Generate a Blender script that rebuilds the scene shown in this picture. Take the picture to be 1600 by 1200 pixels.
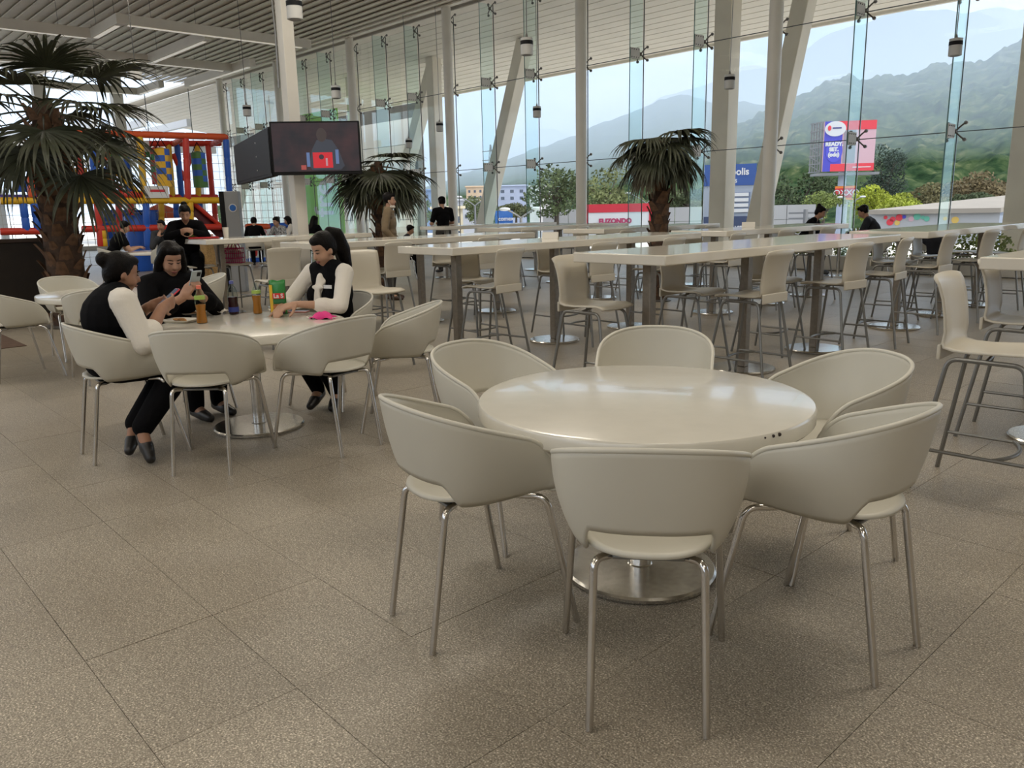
import bpy, bmesh, math, random
from mathutils import Vector, Matrix, Euler, noise
PI = math.pi
R = math.radians
rng = random.Random(7)
C = bpy.context.scene.collection
SC = bpy.context.scene
for o in list(bpy.data.objects): bpy.data.objects.remove(o)

# ------------------------------------------------------------------ camera
# world: floor z=0, X runs along the glass front, Y points at the glass; the camera stands at the origin
FPX, PITCH, ROLL, YAW, CAMH = 1248.4, R(12.39), R(-1.255), R(-47.48), 1.431
FW = Vector((math.sin(YAW)*math.cos(PITCH), math.cos(YAW)*math.cos(PITCH), -math.sin(PITCH)))
_rt = Vector((math.cos(YAW), -math.sin(YAW), 0)); _up = _rt.cross(FW)
RT = _rt*math.cos(ROLL)+_up*math.sin(ROLL); UP = -_rt*math.sin(ROLL)+_up*math.cos(ROLL)
CAM = Vector((0, 0, CAMH))
cd = bpy.data.cameras.new('camera'); cam = bpy.data.objects.new('camera', cd); C.objects.link(cam)
cd.sensor_fit = 'HORIZONTAL'; cd.sensor_width = 36; cd.lens = FPX/1600*36; cd.clip_start = .05; cd.clip_end = 30000
cam.matrix_world = Matrix(((RT.x, UP.x, -FW.x, 0), (RT.y, UP.y, -FW.y, 0), (RT.z, UP.z, -FW.z, CAMH), (0, 0, 0, 1)))
SC.camera = cam
def ray(px, py): return (FW*FPX+RT*(px-800)-UP*(py-600)).normalized()
def at_z(px, py, z=0.):
    d = ray(px, py); return CAM+d*((z-CAMH)/d.z)
def at_Y(px, py, Y):
    d = ray(px, py); return CAM+d*(Y/d.y)
def at_X(px, py, X):
    d = ray(px, py); return CAM+d*(X/d.x)
def at_d(px, py, dist):
    d = ray(px, py); return CAM+d*(dist/math.hypot(d.x, d.y))

# ------------------------------------------------------------------ world, sun, exposure
SKY, SUN, LAMP, EXPO = 1.7, 3.2, .56, 0.0
SC.view_settings.view_transform = 'Standard'; SC.view_settings.look = 'None'
SC.view_settings.exposure = EXPO; SC.view_settings.gamma = 1.0; SC.view_settings.use_curve_mapping = False
SC.cycles.transparent_max_bounces = 24; SC.cycles.max_bounces = 10; SC.cycles.diffuse_bounces = 5; SC.cycles.glossy_bounces = 4
SC.cycles.caustics_reflective = False; SC.cycles.caustics_refractive = False
SC.cycles.sample_clamp_indirect = 6.0
W = bpy.data.worlds.new('sky'); SC.world = W; W.use_nodes = True
nt = W.node_tree; nt.nodes.clear()
def wn(t, **k):
    n = nt.nodes.new(t)
    for a, b in k.items(): setattr(n, a, b)
    return n
tc = wn('ShaderNodeTexCoord'); sep = wn('ShaderNodeSeparateXYZ'); nt.links.new(tc.outputs['Generated'], sep.inputs[0])
grad = wn('ShaderNodeValToRGB'); nt.links.new(sep.outputs['Z'], grad.inputs[0])
e = grad.color_ramp.elements; e[0].position = 0.0; e[0].color = (.66, .78, .98, 1); e[1].position = .75; e[1].color = (.16, .30, .60, 1)
m_ = grad.color_ramp.elements.new(.22); m_.color = (.40, .58, .90, 1)
mp = wn('ShaderNodeMapping'); mp.inputs['Scale'].default_value = (1.0, 1.0, 2.6); nt.links.new(tc.outputs['Generated'], mp.inputs[0])
ns = wn('ShaderNodeTexNoise'); ns.inputs['Scale'].default_value = 3.4; ns.inputs['Detail'].default_value = 7; ns.inputs['Roughness'].default_value = .55
nt.links.new(mp.outputs[0], ns.inputs['Vector'])
cr = wn('ShaderNodeValToRGB'); nt.links.new(ns.outputs['Fac'], cr.inputs[0])
cr.color_ramp.elements[0].position = .36; cr.color_ramp.elements[0].color = (0, 0, 0, 1); cr.color_ramp.elements[1].position = .58
mx = wn('ShaderNodeMixRGB'); nt.links.new(cr.outputs[0], mx.inputs[0]); nt.links.new(grad.outputs[0], mx.inputs[1]); mx.inputs[2].default_value = (1.12, 1.12, 1.12, 1)
bg = wn('ShaderNodeBackground'); bg.inputs[1].default_value = SKY; nt.links.new(mx.outputs[0], bg.inputs[0])
wo = wn('ShaderNodeOutputWorld'); nt.links.new(bg.outputs[0], wo.inputs[0])
sl = bpy.data.lights.new('sun', 'SUN'); sl.energy = SUN; sl.angle = R(2.0); sl.color = (1, .93, .82)
so = bpy.data.objects.new('sun', sl); C.objects.link(so)
so.rotation_euler = Vector((-.62, -.22, -.75)).to_track_quat('-Z', 'Y').to_euler()

# ------------------------------------------------------------------ materials
MATS = {}
def mat(name, col, rough=.5, metal=0., spec=.5, noise_=None, bump=None, emit=None, trans=None, coat=0.):
    """noise_ = (scale, amount, detail); bump = (scale, strength)"""
    if name in MATS: return MATS[name]
    m = bpy.data.materials.new(name); m.use_nodes = True; t = m.node_tree; b = t.nodes['Principled BSDF']
    c4 = (*col, 1)
    b.inputs['Base Color'].default_value = c4; b.inputs['Roughness'].default_value = rough
    b.inputs['Metallic'].default_value = metal; b.inputs['Specular IOR Level'].default_value = spec
    b.inputs['Coat Weight'].default_value = coat
    tcn = t.nodes.new('ShaderNodeTexCoord')
    if noise_:
        n = t.nodes.new('ShaderNodeTexNoise'); n.inputs['Scale'].default_value = noise_[0]; n.inputs['Detail'].default_value = noise_[2] if len(noise_) > 2 else 4
        t.links.new(tcn.outputs['Object'], n.inputs['Vector'])
        r = t.nodes.new('ShaderNodeValToRGB'); a = noise_[1]
        r.color_ramp.elements[0].position = .3; r.color_ramp.elements[1].position = .7
        r.color_ramp.elements[0].color = (*[max(0, x*(1-a)) for x in col], 1); r.color_ramp.elements[1].color = (*[min(1, x*(1+a)) for x in col], 1)
        t.links.new(n.outputs['Fac'], r.inputs[0]); t.links.new(r.outputs[0], b.inputs['Base Color'])
    if bump:
        n2 = t.nodes.new('ShaderNodeTexNoise'); n2.inputs['Scale'].default_value = bump[0]; n2.inputs['Detail'].default_value = 3
        t.links.new(tcn.outputs['Object'], n2.inputs['Vector'])
        bp = t.nodes.new('ShaderNodeBump'); bp.inputs['Strength'].default_value = bump[1]; bp.inputs['Distance'].default_value = .01
        t.links.new(n2.outputs['Fac'], bp.inputs['Height']); t.links.new(bp.outputs[0], b.inputs['Normal'])
    if emit:
        b.inputs['Emission Color'].default_value = (*emit[0], 1); b.inputs['Emission Strength'].default_value = emit[1]
    if trans: b.inputs['Transmission Weight'].default_value = trans
    MATS[name] = m; return m
def glassmat(name, tint, refl=.04):
    m = bpy.data.materials.new(name); m.use_nodes = True; t = m.node_tree; t.nodes.clear()
    tr = t.nodes.new('ShaderNodeBsdfTransparent'); tr.inputs[0].default_value = (*tint, 1)
    gl = t.nodes.new('ShaderNodeBsdfGlossy'); gl.inputs['Roughness'].default_value = .01; gl.inputs[0].default_value = (.9, 1, .97, 1)
    fr = t.nodes.new('ShaderNodeFresnel'); fr.inputs[0].default_value = 1.22
    mul = t.nodes.new('ShaderNodeMath'); mul.operation = 'MULTIPLY'; mul.inputs[1].default_value = refl*10
    t.links.new(fr.outputs[0], mul.inputs[0])
    mi = t.nodes.new('ShaderNodeMixShader'); t.links.new(mul.outputs[0], mi.inputs[0]); t.links.new(tr.outputs[0], mi.inputs[1]); t.links.new(gl.outputs[0], mi.inputs[2])
    ou = t.nodes.new('ShaderNodeOutputMaterial'); t.links.new(mi.outputs[0], ou.inputs[0])
    MATS[name] = m; return m
glassmat('pane_glass', (.985, .993, .99), .022); glassmat('fin_glass', (.90, .965, .965), .018); glassmat('clear_plastic', (.86, .90, .89))
def granite():
    m = bpy.data.materials.new('granite'); m.use_nodes = True; t = m.node_tree; b = t.nodes['Principled BSDF']
    g = t.nodes.new('ShaderNodeNewGeometry')
    def nz(sc, det=3, rough=.6):
        n = t.nodes.new('ShaderNodeTexNoise'); n.inputs['Scale'].default_value = sc; n.inputs['Detail'].default_value = det; n.inputs['Roughness'].default_value = rough
        t.links.new(g.outputs['Position'], n.inputs['Vector']); return n
    def ramp(n, pts):
        r = t.nodes.new('ShaderNodeValToRGB'); t.links.new(n.outputs['Fac'], r.inputs[0])
        while len(r.color_ramp.elements) < len(pts): r.color_ramp.elements.new(.5)
        for el, (p_, c_) in zip(r.color_ramp.elements, pts): el.position = p_; el.color = (*c_, 1)
        return r
    fine = ramp(nz(165, 2.5, .7), [(.31, (.10, .085, .062)), (.46, (.275, .243, .19)), (.55, (.33, .292, .23)), (.67, (.80, .73, .62))])
    mid = ramp(nz(40, 3), [(.3, (.80, .80, .80)), (.7, (1.12, 1.12, 1.12))])
    big = ramp(nz(.9, 5), [(.35, (.86, .84, .82)), (.65, (1.08, 1.08, 1.08))])
    m1 = t.nodes.new('ShaderNodeMixRGB'); m1.blend_type = 'MULTIPLY'; m1.inputs[0].default_value = 1; t.links.new(fine.outputs[0], m1.inputs[1]); t.links.new(mid.outputs[0], m1.inputs[2])
    m2 = t.nodes.new('ShaderNodeMixRGB'); m2.blend_type = 'MULTIPLY'; m2.inputs[0].default_value = 1; t.links.new(m1.outputs[0], m2.inputs[1]); t.links.new(big.outputs[0], m2.inputs[2])
    # dark scuffs with a shape of their own
    sc = ramp(nz(5.5, 6, .75), [(.70, (1, 1, 1)), (.76, (.45, .42, .40))])
    m3 = t.nodes.new('ShaderNodeMixRGB'); m3.blend_type = 'MULTIPLY'; m3.inputs[0].default_value = .8; t.links.new(m2.outputs[0], m3.inputs[1]); t.links.new(sc.outputs[0], m3.inputs[2])
    oi = t.nodes.new('ShaderNodeObjectInfo'); rr = ramp_obj = t.nodes.new('ShaderNodeMapRange'); t.links.new(oi.outputs['Random'], rr.inputs[0]); rr.inputs[3].default_value = .96; rr.inputs[4].default_value = 1.04
    m4 = t.nodes.new('ShaderNodeMixRGB'); m4.blend_type = 'MULTIPLY'; m4.inputs[0].default_value = 1; t.links.new(m3.outputs[0], m4.inputs[1]); t.links.new(rr.outputs[0], m4.inputs[2])
    t.links.new(m4.outputs[0], b.inputs['Base Color'])
    b.inputs['Roughness'].default_value = .38; b.inputs['Specular IOR Level'].default_value = .45
    bp = t.nodes.new('ShaderNodeBump'); bp.inputs['Strength'].default_value = .35; bp.inputs['Distance'].default_value = .004
    nb = nz(150, 2); t.links.new(nb.outputs['Fac'], bp.inputs['Height']); t.links.new(bp.outputs[0], b.inputs['Normal'])
    MATS['granite'] = m; return m
granite()
cream = mat('cream_plastic', (.575, .555, .48), .42, noise_=(3, .03), spec=.4)
creamseat = mat('stool_plastic', (.58, .54, .45), .38, noise_=(3, .03), spec=.45)
topmat = mat('lacquered_top', (.66, .635, .56), .2, noise_=(9, .03), bump=(3.5, .10), spec=.7, coat=.35)
hightop = mat('high_table_lacquer', (.72, .68, .59), .10, noise_=(6, .03), bump=(1.5, .06), spec=.7)
chrome = mat('chrome', (.62, .60, .57), .16, 1.0, bump=(30, .03))
steel = mat('brushed_steel', (.66, .64, .60), .22, 1.0, noise_=(40, .10)); poststeel = mat('post_steel', (.27, .235, .19), .42, .85, noise_=(30, .1))
greymetal = mat('grey_metal_tube', (.22, .22, .21), .38, .6)
white = mat('white_paint', (.74, .71, .64), .5, noise_=(2, .04))
slatmat = mat('ceiling_slat_paint', (.74, .69, .60), .55, noise_=(1.2, .07))
soffitmat = mat('soffit_paint', (.80, .75, .66), .55, noise_=(.8, .05))
concrete = mat('painted_concrete', (.76, .71, .61), .7, noise_=(1.5, .07), bump=(25, .1))
darkgap = mat('dark_joint', (.115, .10, .08), .8)
seal = mat('silicone_seal', (.05, .06, .06), .5)
black = mat('black_plastic', (.008, .008, .009), .6, spec=.2)
blackc = mat('black_cloth', (.0035, .0035, .0045), .9, bump=(120, .2), spec=.12)
whitec = mat('white_cloth', (.72, .68, .61), .85, bump=(60, .25))
hairm = mat('black_hair', (.005, .004, .004), .45, noise_=(60, .5), bump=(90, .4), spec=.12)
shoem = mat('black_shoe', (.012, .011, .011), .4)
def skin(n, c): return mat('skin_'+n, c, .5, noise_=(25, .06), spec=.35)
skA, skB, skC, skD = skin('a', (.33, .175, .11)), skin('b', (.40, .225, .15)), skin('c', (.44, .26, .175)), skin('d', (.36, .20, .13))
lipm = mat('lip', (.26, .085, .075), .45)
eyew = mat('eye_white', (.55, .52, .48), .3)
red, blue, yellow, green, orange, purple = [mat('foam_'+n, c, .45) for n, c in (('red', (.55, .035, .02)), ('blue', (.015, .10, .50)), ('yellow', (.72, .42, .015)), ('green', (.03, .20, .05)), ('orange', (.68, .10, .025)), ('purple', (.10, .06, .33)))]

# ------------------------------------------------------------------ mesh helpers
class MB:
    def __init__(s): s.v = []; s.f = []; s.m = []
    def add(s, vs, fs, mi=0):
        k = len(s.v); s.v += [Vector(v) for v in vs]; s.f += [tuple(i+k for i in f) for f in fs]; s.m += [mi]*len(fs); return s
    def box(s, c, d, rz=0, mi=0, rot=None):
        x, y, z = d[0]/2, d[1]/2, d[2]/2
        M = rot if rot is not None else Matrix.Rotation(rz, 3, 'Z'); c = Vector(c)
        vs = [c+M @ Vector(p) for p in ((-x, -y, -z), (x, -y, -z), (x, y, -z), (-x, y, -z), (-x, -y, z), (x, -y, z), (x, y, z), (-x, y, z))]
        return s.add(vs, [(0, 3, 2, 1), (4, 5, 6, 7), (0, 1, 5, 4), (1, 2, 6, 5), (2, 3, 7, 6), (3, 0, 4, 7)], mi)
    def beam(s, a, b, w, h=None, mi=0):
        a, b = Vector(a), Vector(b); d = b-a; q = d.to_track_quat('Y', 'Z').to_matrix()
        return s.box((a+b)/2, (w, d.length, h or w), mi=mi, rot=q)
    def tube(s, pts, r, n=8, mi=0, caps=True):
        pts = [Vector(p) for p in pts]; N = len(pts); rs = r if isinstance(r, (list, tuple)) else [r]*N
        prev = None; rings = []
        for i, p in enumerate(pts):
            t = (pts[min(i+1, N-1)]-pts[max(i-1, 0)]).normalized()
            if prev is None:
                u = t.orthogonal().normalized()
            else:
                u = (prev-t*prev.dot(t)); u = u.normalized() if u.length > 1e-6 else t.orthogonal().normalized()
            prev = u; w = t.cross(u)
            rings.append([p+(u*math.cos(2*PI*k/n)+w*math.sin(2*PI*k/n))*rs[i] for k in range(n)])
        vs = [v for g in rings for v in g]
        fs = [(i*n+k, i*n+(k+1) % n, (i+1)*n+(k+1) % n, (i+1)*n+k) for i in range(N-1) for k in range(n)]
        if caps: fs += [tuple(range(n-1, -1, -1)), tuple((N-1)*n+k for k in range(n))]
        return s.add(vs, fs, mi)
    def lathe(s, prof, n=24, c=(0, 0, 0), mi=0):
        c = Vector(c); N = len(prof)
        vs = [c+Vector((r*math.cos(2*PI*k/n), r*math.sin(2*PI*k/n), z)) for r, z in prof for k in range(n)]
        fs = [(i*n+k, i*n+(k+1) % n, (i+1)*n+(k+1) % n, (i+1)*n+k) for i in range(N-1) for k in range(n)]
        fs += [tuple(range(n-1, -1, -1)), tuple((N-1)*n+k for k in range(n))]
        return s.add(vs, fs, mi)
    def ball(s, c, r, n=10, mi=0):
        rr = r if isinstance(r, (tuple, list)) else (r, r, r); m = max(4, n//2+1); c = Vector(c)
        vs = [c+Vector((0, 0, -rr[2]))]; 
        for i in range(1, m):
            a = -PI/2+PI*i/m
            vs += [c+Vector((rr[0]*math.cos(a)*math.cos(2*PI*k/n), rr[1]*math.cos(a)*math.sin(2*PI*k/n), rr[2]*math.sin(a))) for k in range(n)]
        vs.append(c+Vector((0, 0, rr[2]))); L = len(vs)-1
        fs = [(0, 1+(k+1) % n, 1+k) for k in range(n)]
        fs += [(1+i*n+k, 1+i*n+(k+1) % n, 1+(i+1)*n+(k+1) % n, 1+(i+1)*n+k) for i in range(m-2) for k in range(n)]
        fs += [(1+(m-2)*n+k, 1+(m-2)*n+(k+1) % n, L) for k in range(n)]
        return s.add(vs, fs, mi)
    def grid(s, rows, mi=0, closed=False):
        n = len(rows[0]); vs = [p for r in rows for p in r]
        fs = [(i*n+k, i*n+(k+1) % n, (i+1)*n+(k+1) % n, (i+1)*n+k) for i in range(len(rows)-1) for k in range(n if closed else n-1)]
        return s.add(vs, fs, mi)
    def prism(s, outline, a, b, mi=0):
        """outline: list of 2D points; a, b: functions 2D->3D for the two caps"""
        n = len(outline); vs = [a(p) for p in outline]+[b(p) for p in outline]
        fs = [tuple(range(n-1, -1, -1)), tuple(range(n, 2*n))]+[(k, (k+1) % n, n+(k+1) % n, n+k) for k in range(n)]
        return s.add(vs, fs, mi)
    def mesh(s, name, mats, smooth=True, ang=40):
        me = bpy.data.meshes.new(name); me.from_pydata([tuple(v) for v in s.v], [], s.f)
        for m in (mats if isinstance(mats, (list, tuple)) else [mats]): me.materials.append(m)
        if isinstance(mats, (list, tuple)) and len(mats) > 1: me.polygons.foreach_set('material_index', s.m)
        me.validate()
        if smooth:
            me.shade_smooth(); me.set_sharp_from_angle(angle=R(ang))
        me.update(); return me
    def build(s, name, mats, parent=None, world=False, smooth=True, ang=40, solid=None, bevel=None, sub=0):
        if parent is not None and world:
            Mi = pm(parent).inverted(); s.v = [Mi @ v for v in s.v]
        return link(name, s.mesh(name, mats, smooth, ang), parent, solid, bevel, sub)
def pm(o): return Matrix.Translation(o.location) @ o.rotation_euler.to_matrix().to_4x4()
def link(name, me, parent=None, solid=None, bevel=None, sub=0):
    o = bpy.data.objects.new(name, me); C.objects.link(o); o.parent = parent
    if bevel:
        b = o.modifiers.new('bevel', 'BEVEL'); b.width = bevel; b.segments = 2; b.limit_method = 'ANGLE'; b.angle_limit = R(50)
    if solid:
        b = o.modifiers.new('solid', 'SOLIDIFY'); b.thickness = solid; b.offset = 0; b.use_rim = True
    if sub:
        b = o.modifiers.new('sub', 'SUBSURF'); b.levels = sub; b.render_levels = sub
    return o
def tag(o, label=None, cat=None, group=None, kind=None):
    for k, v in (('label', label), ('category', cat), ('group', group), ('kind', kind)):
        if v: o[k] = v
    return o
def thing(name, label, cat, loc=(0, 0, 0), rz=0, group=None, kind=None):
    o = bpy.data.objects.new(name, None); C.objects.link(o); o.location = loc; o.rotation_euler = (0, 0, rz); o.empty_display_size = .1
    return tag(o, label, cat, group, kind)
def copy_tree(o, parent=None):
    c = o.copy(); C.objects.link(c); c.parent = parent
    for ch in KIDS.get(o.name, list(o.children)): copy_tree(ch, c)
    return c
KIDS = {}
def dup(o, loc, rz=0, label=None, group=None):
    c = copy_tree(o); c.location = loc; c.rotation_euler = (0, 0, rz)
    return tag(c, label, None, group)
def arc(p0, p1, p2, n=5):
    p0, p1, p2 = Vector(p0), Vector(p1), Vector(p2)
    return [p0*(1-t)**2+p1*2*t*(1-t)+p2*t*t for t in [i/n for i in range(n+1)]]
def bent(pts, r=.04, n=4):
    pts = [Vector(p) for p in pts]; out = [pts[0]]
    for a, b, c in zip(pts, pts[1:], pts[2:]):
        u = (a-b); w = (c-b); k = min(r, u.length*.45, w.length*.45)
        out += arc(b+u.normalized()*k, b, b+w.normalized()*k, n)
    return out+[pts[-1]]
def text(name, s, size, m, parent, M, align='CENTER', bold=0., ext=.002):
    cu = bpy.data.curves.new(name, 'FONT'); cu.body = s; cu.size = size; cu.align_x = align; cu.align_y = 'CENTER'; cu.extrude = ext; cu.offset = bold
    o = bpy.data.objects.new(name, cu); C.objects.link(o); o.matrix_world = Matrix()
    dg = bpy.context.evaluated_depsgraph_get(); dg.update()
    me = bpy.data.meshes.new_from_object(o.evaluated_get(dg)); bpy.data.objects.remove(o); bpy.data.curves.remove(cu)
    me.materials.clear(); me.materials.append(m); me.transform(M)
    return link(name, me, parent)

# ================================================================== SETTING: floor
GY = 16.7            # glass plane
XL = -39.0           # side glass wall
CEIL = 7.3
fl = MB().box((-15, 5, -.06), (50, 27, .08)).build('floor', darkgap, smooth=False); tag(fl, kind='structure')
fl['label'] = 'speckled beige granite tiled floor of the hall'
def project(P):
    d = Vector(P)-CAM; k = d.dot(FW)
    return (1e9, 1e9) if k < .1 else (800+d.dot(RT)*FPX/k, 600-d.dot(UP)*FPX/k)
TX, TY, GAP = .64, .43, .0020
tile_me = MB().box((0, 0, -.01), (TX-GAP, TY-GAP, .02)).mesh('tile', MATS['granite'], False)
cells = []
for i in range(-60, 10):
    for j in range(-12, 38):
        c = Vector((-.81+TX*(i+.5), .56+TY*(j+.5), 0))
        if c.y > GY-.2 or c.x < XL+.3: continue
        px, py = project(c); inview = -60 < px < 1660 and py < 1290
        cells.append((0 if inview else 1, (c-CAM).length, i, j, c))
cells.sort(key=lambda t: t[:2])
rest = MB()
for k, (_, _, i, j, c) in enumerate(cells):
    h = (rng.random()-.5)*.0012
    if k < 300:
        o = bpy.data.objects.new('tile', tile_me); C.objects.link(o); o.parent = fl; o.location = (c.x, c.y, h)
    else: rest.box((c.x, c.y, -.01+h), (TX-GAP, TY-GAP, .02))
o = rest.build('tile_field', MATS['granite'], fl, smooth=False); o['kind'] = 'stuff'

# ================================================================== SETTING: ceiling of tilted slats
ce = MB().box(((XL+8)/2, 3.4, CEIL+.42), (8-XL, 26.6, .06)).build('ceiling', mat('ceiling_deck', (.6, .56, .5), .8, noise_=(1, .08)), smooth=False)
tag(ce, 'beige ceiling of overlapping tilted slats', kind='structure')
SP = .36
prof = [(.20, .035), (.17, .050), (-.17, -.015), (-.185, -.038), (-.20, -.038), (-.20, .0)]
sm = MB().prism(prof, lambda p: Vector((0, p[0], p[1])), lambda p: Vector((8-XL, p[0], p[1]))).mesh('slat', slatmat, False)
y = -9.6
while y < GY-.1:
    o = bpy.data.objects.new('slat', sm); C.objects.link(o); o.parent = ce; o.location = (XL+rng.uniform(-.05, .05), y, CEIL+.12); y += SP
# wires that hold the slats here and there are too fine to show; the outside soffit goes on sloping down past the glass
so_ = MB()
SO0, SO1 = Vector((0, GY+.05, CEIL+.1)), Vector((0, 23.2, 6.45))
deck = MB().add([(XL-14, SO0.y, SO0.z+.4), (10, SO0.y, SO0.z+.4), (10, SO1.y+.2, SO1.z+.4), (XL-14, SO1.y+.2, SO1.z+.4),
                 (XL-14, SO0.y, SO0.z+.5), (10, SO0.y, SO0.z+.5), (10, SO1.y+.2, SO1.z+.5), (XL-14, SO1.y+.2, SO1.z+.5)],
                [(0, 1, 2, 3), (7, 6, 5, 4), (0, 4, 5, 1), (2, 6, 7, 3), (1, 5, 6, 2), (0, 3, 7, 4)])
sf = deck.build('roof_soffit', soffitmat, smooth=False); tag(sf, 'cream slatted roof overhang outside the glass', kind='structure')
prof2 = [(.177, .0), (.177, .03), (-.177, .03), (-.177, .0)]
sm2 = MB().prism(prof2, lambda p: Vector((0, p[0], p[1])), lambda p: Vector((24-XL, p[0], p[1]))).mesh('slat', soffitmat, False)
nS = int((SO1.y-SO0.y)/SP)
for k in range(nS+1):
    q = SO0.lerp(SO1, k/nS); o = bpy.data.objects.new('slat', sm2); C.objects.link(o); o.parent = sf; o.location = (XL-14, q.y+.2, q.z); o.rotation_euler = (math.atan2(SO1.z-SO0.z, SO1.y-SO0.y), 0, 0)
MB().box((-21.5, SO1.y+.25, SO1.z+.15), (63, .12, .45)).build('edge_beam', soffitmat, sf, smooth=False)

# ================================================================== SETTING: glass front
JX = [-3.92-1.845*k for k in range(20)]                 # vertical joints
JX = [JX[0]+1.845*k for k in (4, 3, 2, 1)]+JX
ZR = [.32, 2.65, 5.06, 7.22]
w1 = tag(MB().box(((XL+4)/2, GY+.05, .15), (4-XL, .30, .30)).build('window_1', mat('sill_stone', (.52, .50, .45), .6, noise_=(4, .06)), bevel=.01), 'tall frameless glass front with spider fittings and glass fins', kind='structure')
colX = [-3.92-1.845*k for k in range(0, 20, 3)]
colX = [-9.42-5.535*k for k in range(-2, 6)]
pane_me = {}
for a, b in zip(ZR, ZR[1:]):
    pane_me[a] = MB().box((0, 0, (b-a)/2), (1.845-.02, .015, b-a-.02)).mesh('pane', MATS['pane_glass'], False)
fin_me = {}
for a, b in zip(ZR, ZR[1:]):
    fin_me[a] = MB().box((0, -.27, (b-a)/2), (.02, .48, b-a-.01)).mesh('fin', [MATS['fin_glass']], False)
seal_me = MB().box((0, 0, (ZR[-1]-ZR[0])/2), (.018, .02, ZR[-1]-ZR[0])).mesh('joint_seal', seal, False)
edge_me = MB().box((0, -.515, (ZR[-1]-ZR[0])/2), (.022, .006, ZR[-1]-ZR[0])).mesh('fin_edge', mat('fin_edge_green', (.06, .16, .15), .3), False)
sp = MB()
for sx in (-1, 1):
    for sz in (-1, 1):
        sp.tube([(0, -.10, 0), (sx*.10, -.08, sz*.10), (sx*.15, -.045, sz*.15), (sx*.15, -.012, sz*.15)], .016, 6); sp.tube([(sx*.15, -.04, sz*.15), (sx*.15, -.008, sz*.15)], .035, 8)
sp.ball((0, -.11, 0), .045, 8); spider_me = sp.mesh('spider_fitting', mat('dark_steel', (.16, .15, .14), .35, .8))
pl = MB()
for sx in (-1, 1): pl.box((sx*.016, -.33, 0), (.012, .34, .25))
for sx in (-1, 1):
    for yy in (-.46, -.38, -.29, -.20):
        for zz in (-.09, .09): pl.tube([(sx*.022, yy, zz), (sx*.030, yy, zz)], .013, 6, mi=1)
plate_me = pl.mesh('fin_plate', [mat('plate_white', (.62, .60, .55), .5), seal], False)
def put(name, me, parent, loc, rz=0):
    o = bpy.data.objects.new(name, me); C.objects.link(o); o.parent = parent; o.location = loc; o.rotation_euler = (0, 0, rz); return o
for i, x in enumerate(sorted(JX)):
    if x < XL+.4: continue
    for a in ZR[:-1]:
        if x+.9 < 5: put('pane', pane_me[a], w1, (x+.9225, GY, a))
    put('joint_seal', seal_me, w1, (x, GY, ZR[0]))
    hascol = min(abs(x-c) for c in colX) < .3
    for zr in ZR[1:]: put('spider_fitting', spider_me, w1, (x, GY-.02, zr if zr < 7 else zr-.12))
    if not hascol:
        for a in ZR[:-1]: put('fin', fin_me[a], w1, (x, GY-.02, a))
        put('fin_edge', edge_me, w1, (x, GY-.02, ZR[0]))
        for zr in ZR[1:3]: put('fin_plate', plate_me, w1, (x, GY-.02, zr))
for zr in ZR[1:3]: MB().box(((XL+4)/2, GY, zr), (4-XL, .02, .016)).build('rail_seal', seal, w1, smooth=False)
for x in colX:
    o = MB().tube([(0, 0, 0), (0, 0, CEIL+.3)], .145, 20).lathe([(.24, 0), (.24, .02), (.16, .03)], 20).build('column', white)
    o.location = (x, GY-.30, 0); tag(o, 'round white steel column at the glass front', kind='structure')
# side glass wall at the far left end
w2 = tag(MB().box((XL, 6, .1), (.2, 22, .2)).build('window_2', MATS['sill_stone']), 'glass end wall behind the play area', kind='structure')
p2 = MB().box((0, 0, 3.5), (.015, 1.98, 7.0)).mesh('pane', MATS['pane_glass'], False)
s2 = MB().box((0, 0, 3.5), (.02, .03, 7.0)).mesh('joint_seal', seal, False)
for k in range(11):
    put('pane', p2, w2, (XL, -4.3+2*k+1, .2)); put('joint_seal', s2, w2, (XL, -4.3+2*k, .2))
for yy in (1.5, 9.2, 12.2):
    o = MB().box((0, 0, CEIL/2), (.42, .42, CEIL)).build('column', white, bevel=.01); o.location = (XL+.9, yy, 0); tag(o, 'square white column in front of the end wall', kind='structure')
# walls behind the camera (the food counters' side); the glazing is added for daylight fill
warmwall = mat('warm_wall', (.55, .49, .40), .7, noise_=(.7, .06))
w3 = tag(MB().box((-15.5, -9.9, 1.6), (47, .25, 3.2)).build('fill_window', MATS['sill_stone'], smooth=False), 'unseen glass back wall, added to let fill daylight in', kind='structure')
p3 = MB().box((0, 0, 2.0), (1.98, .015, 4.0)).mesh('pane', MATS['pane_glass'], False)
s3 = MB().box((0, 0, 2.0), (.06, .12, 4.0)).mesh('mullion', white, False)
for k in range(23):
    put('pane', p3, w3, (XL+1+2*k, -9.9, 3.2)); put('mullion', s3, w3, (XL+2*k, -9.9, 3.2))
tag(MB().box((8.1, 3.4, 3.8), (.2, 26.6, 7.8)).build('wall_right', warmwall, smooth=False), 'plain beige wall at the end of the hall', kind='structure')
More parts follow.
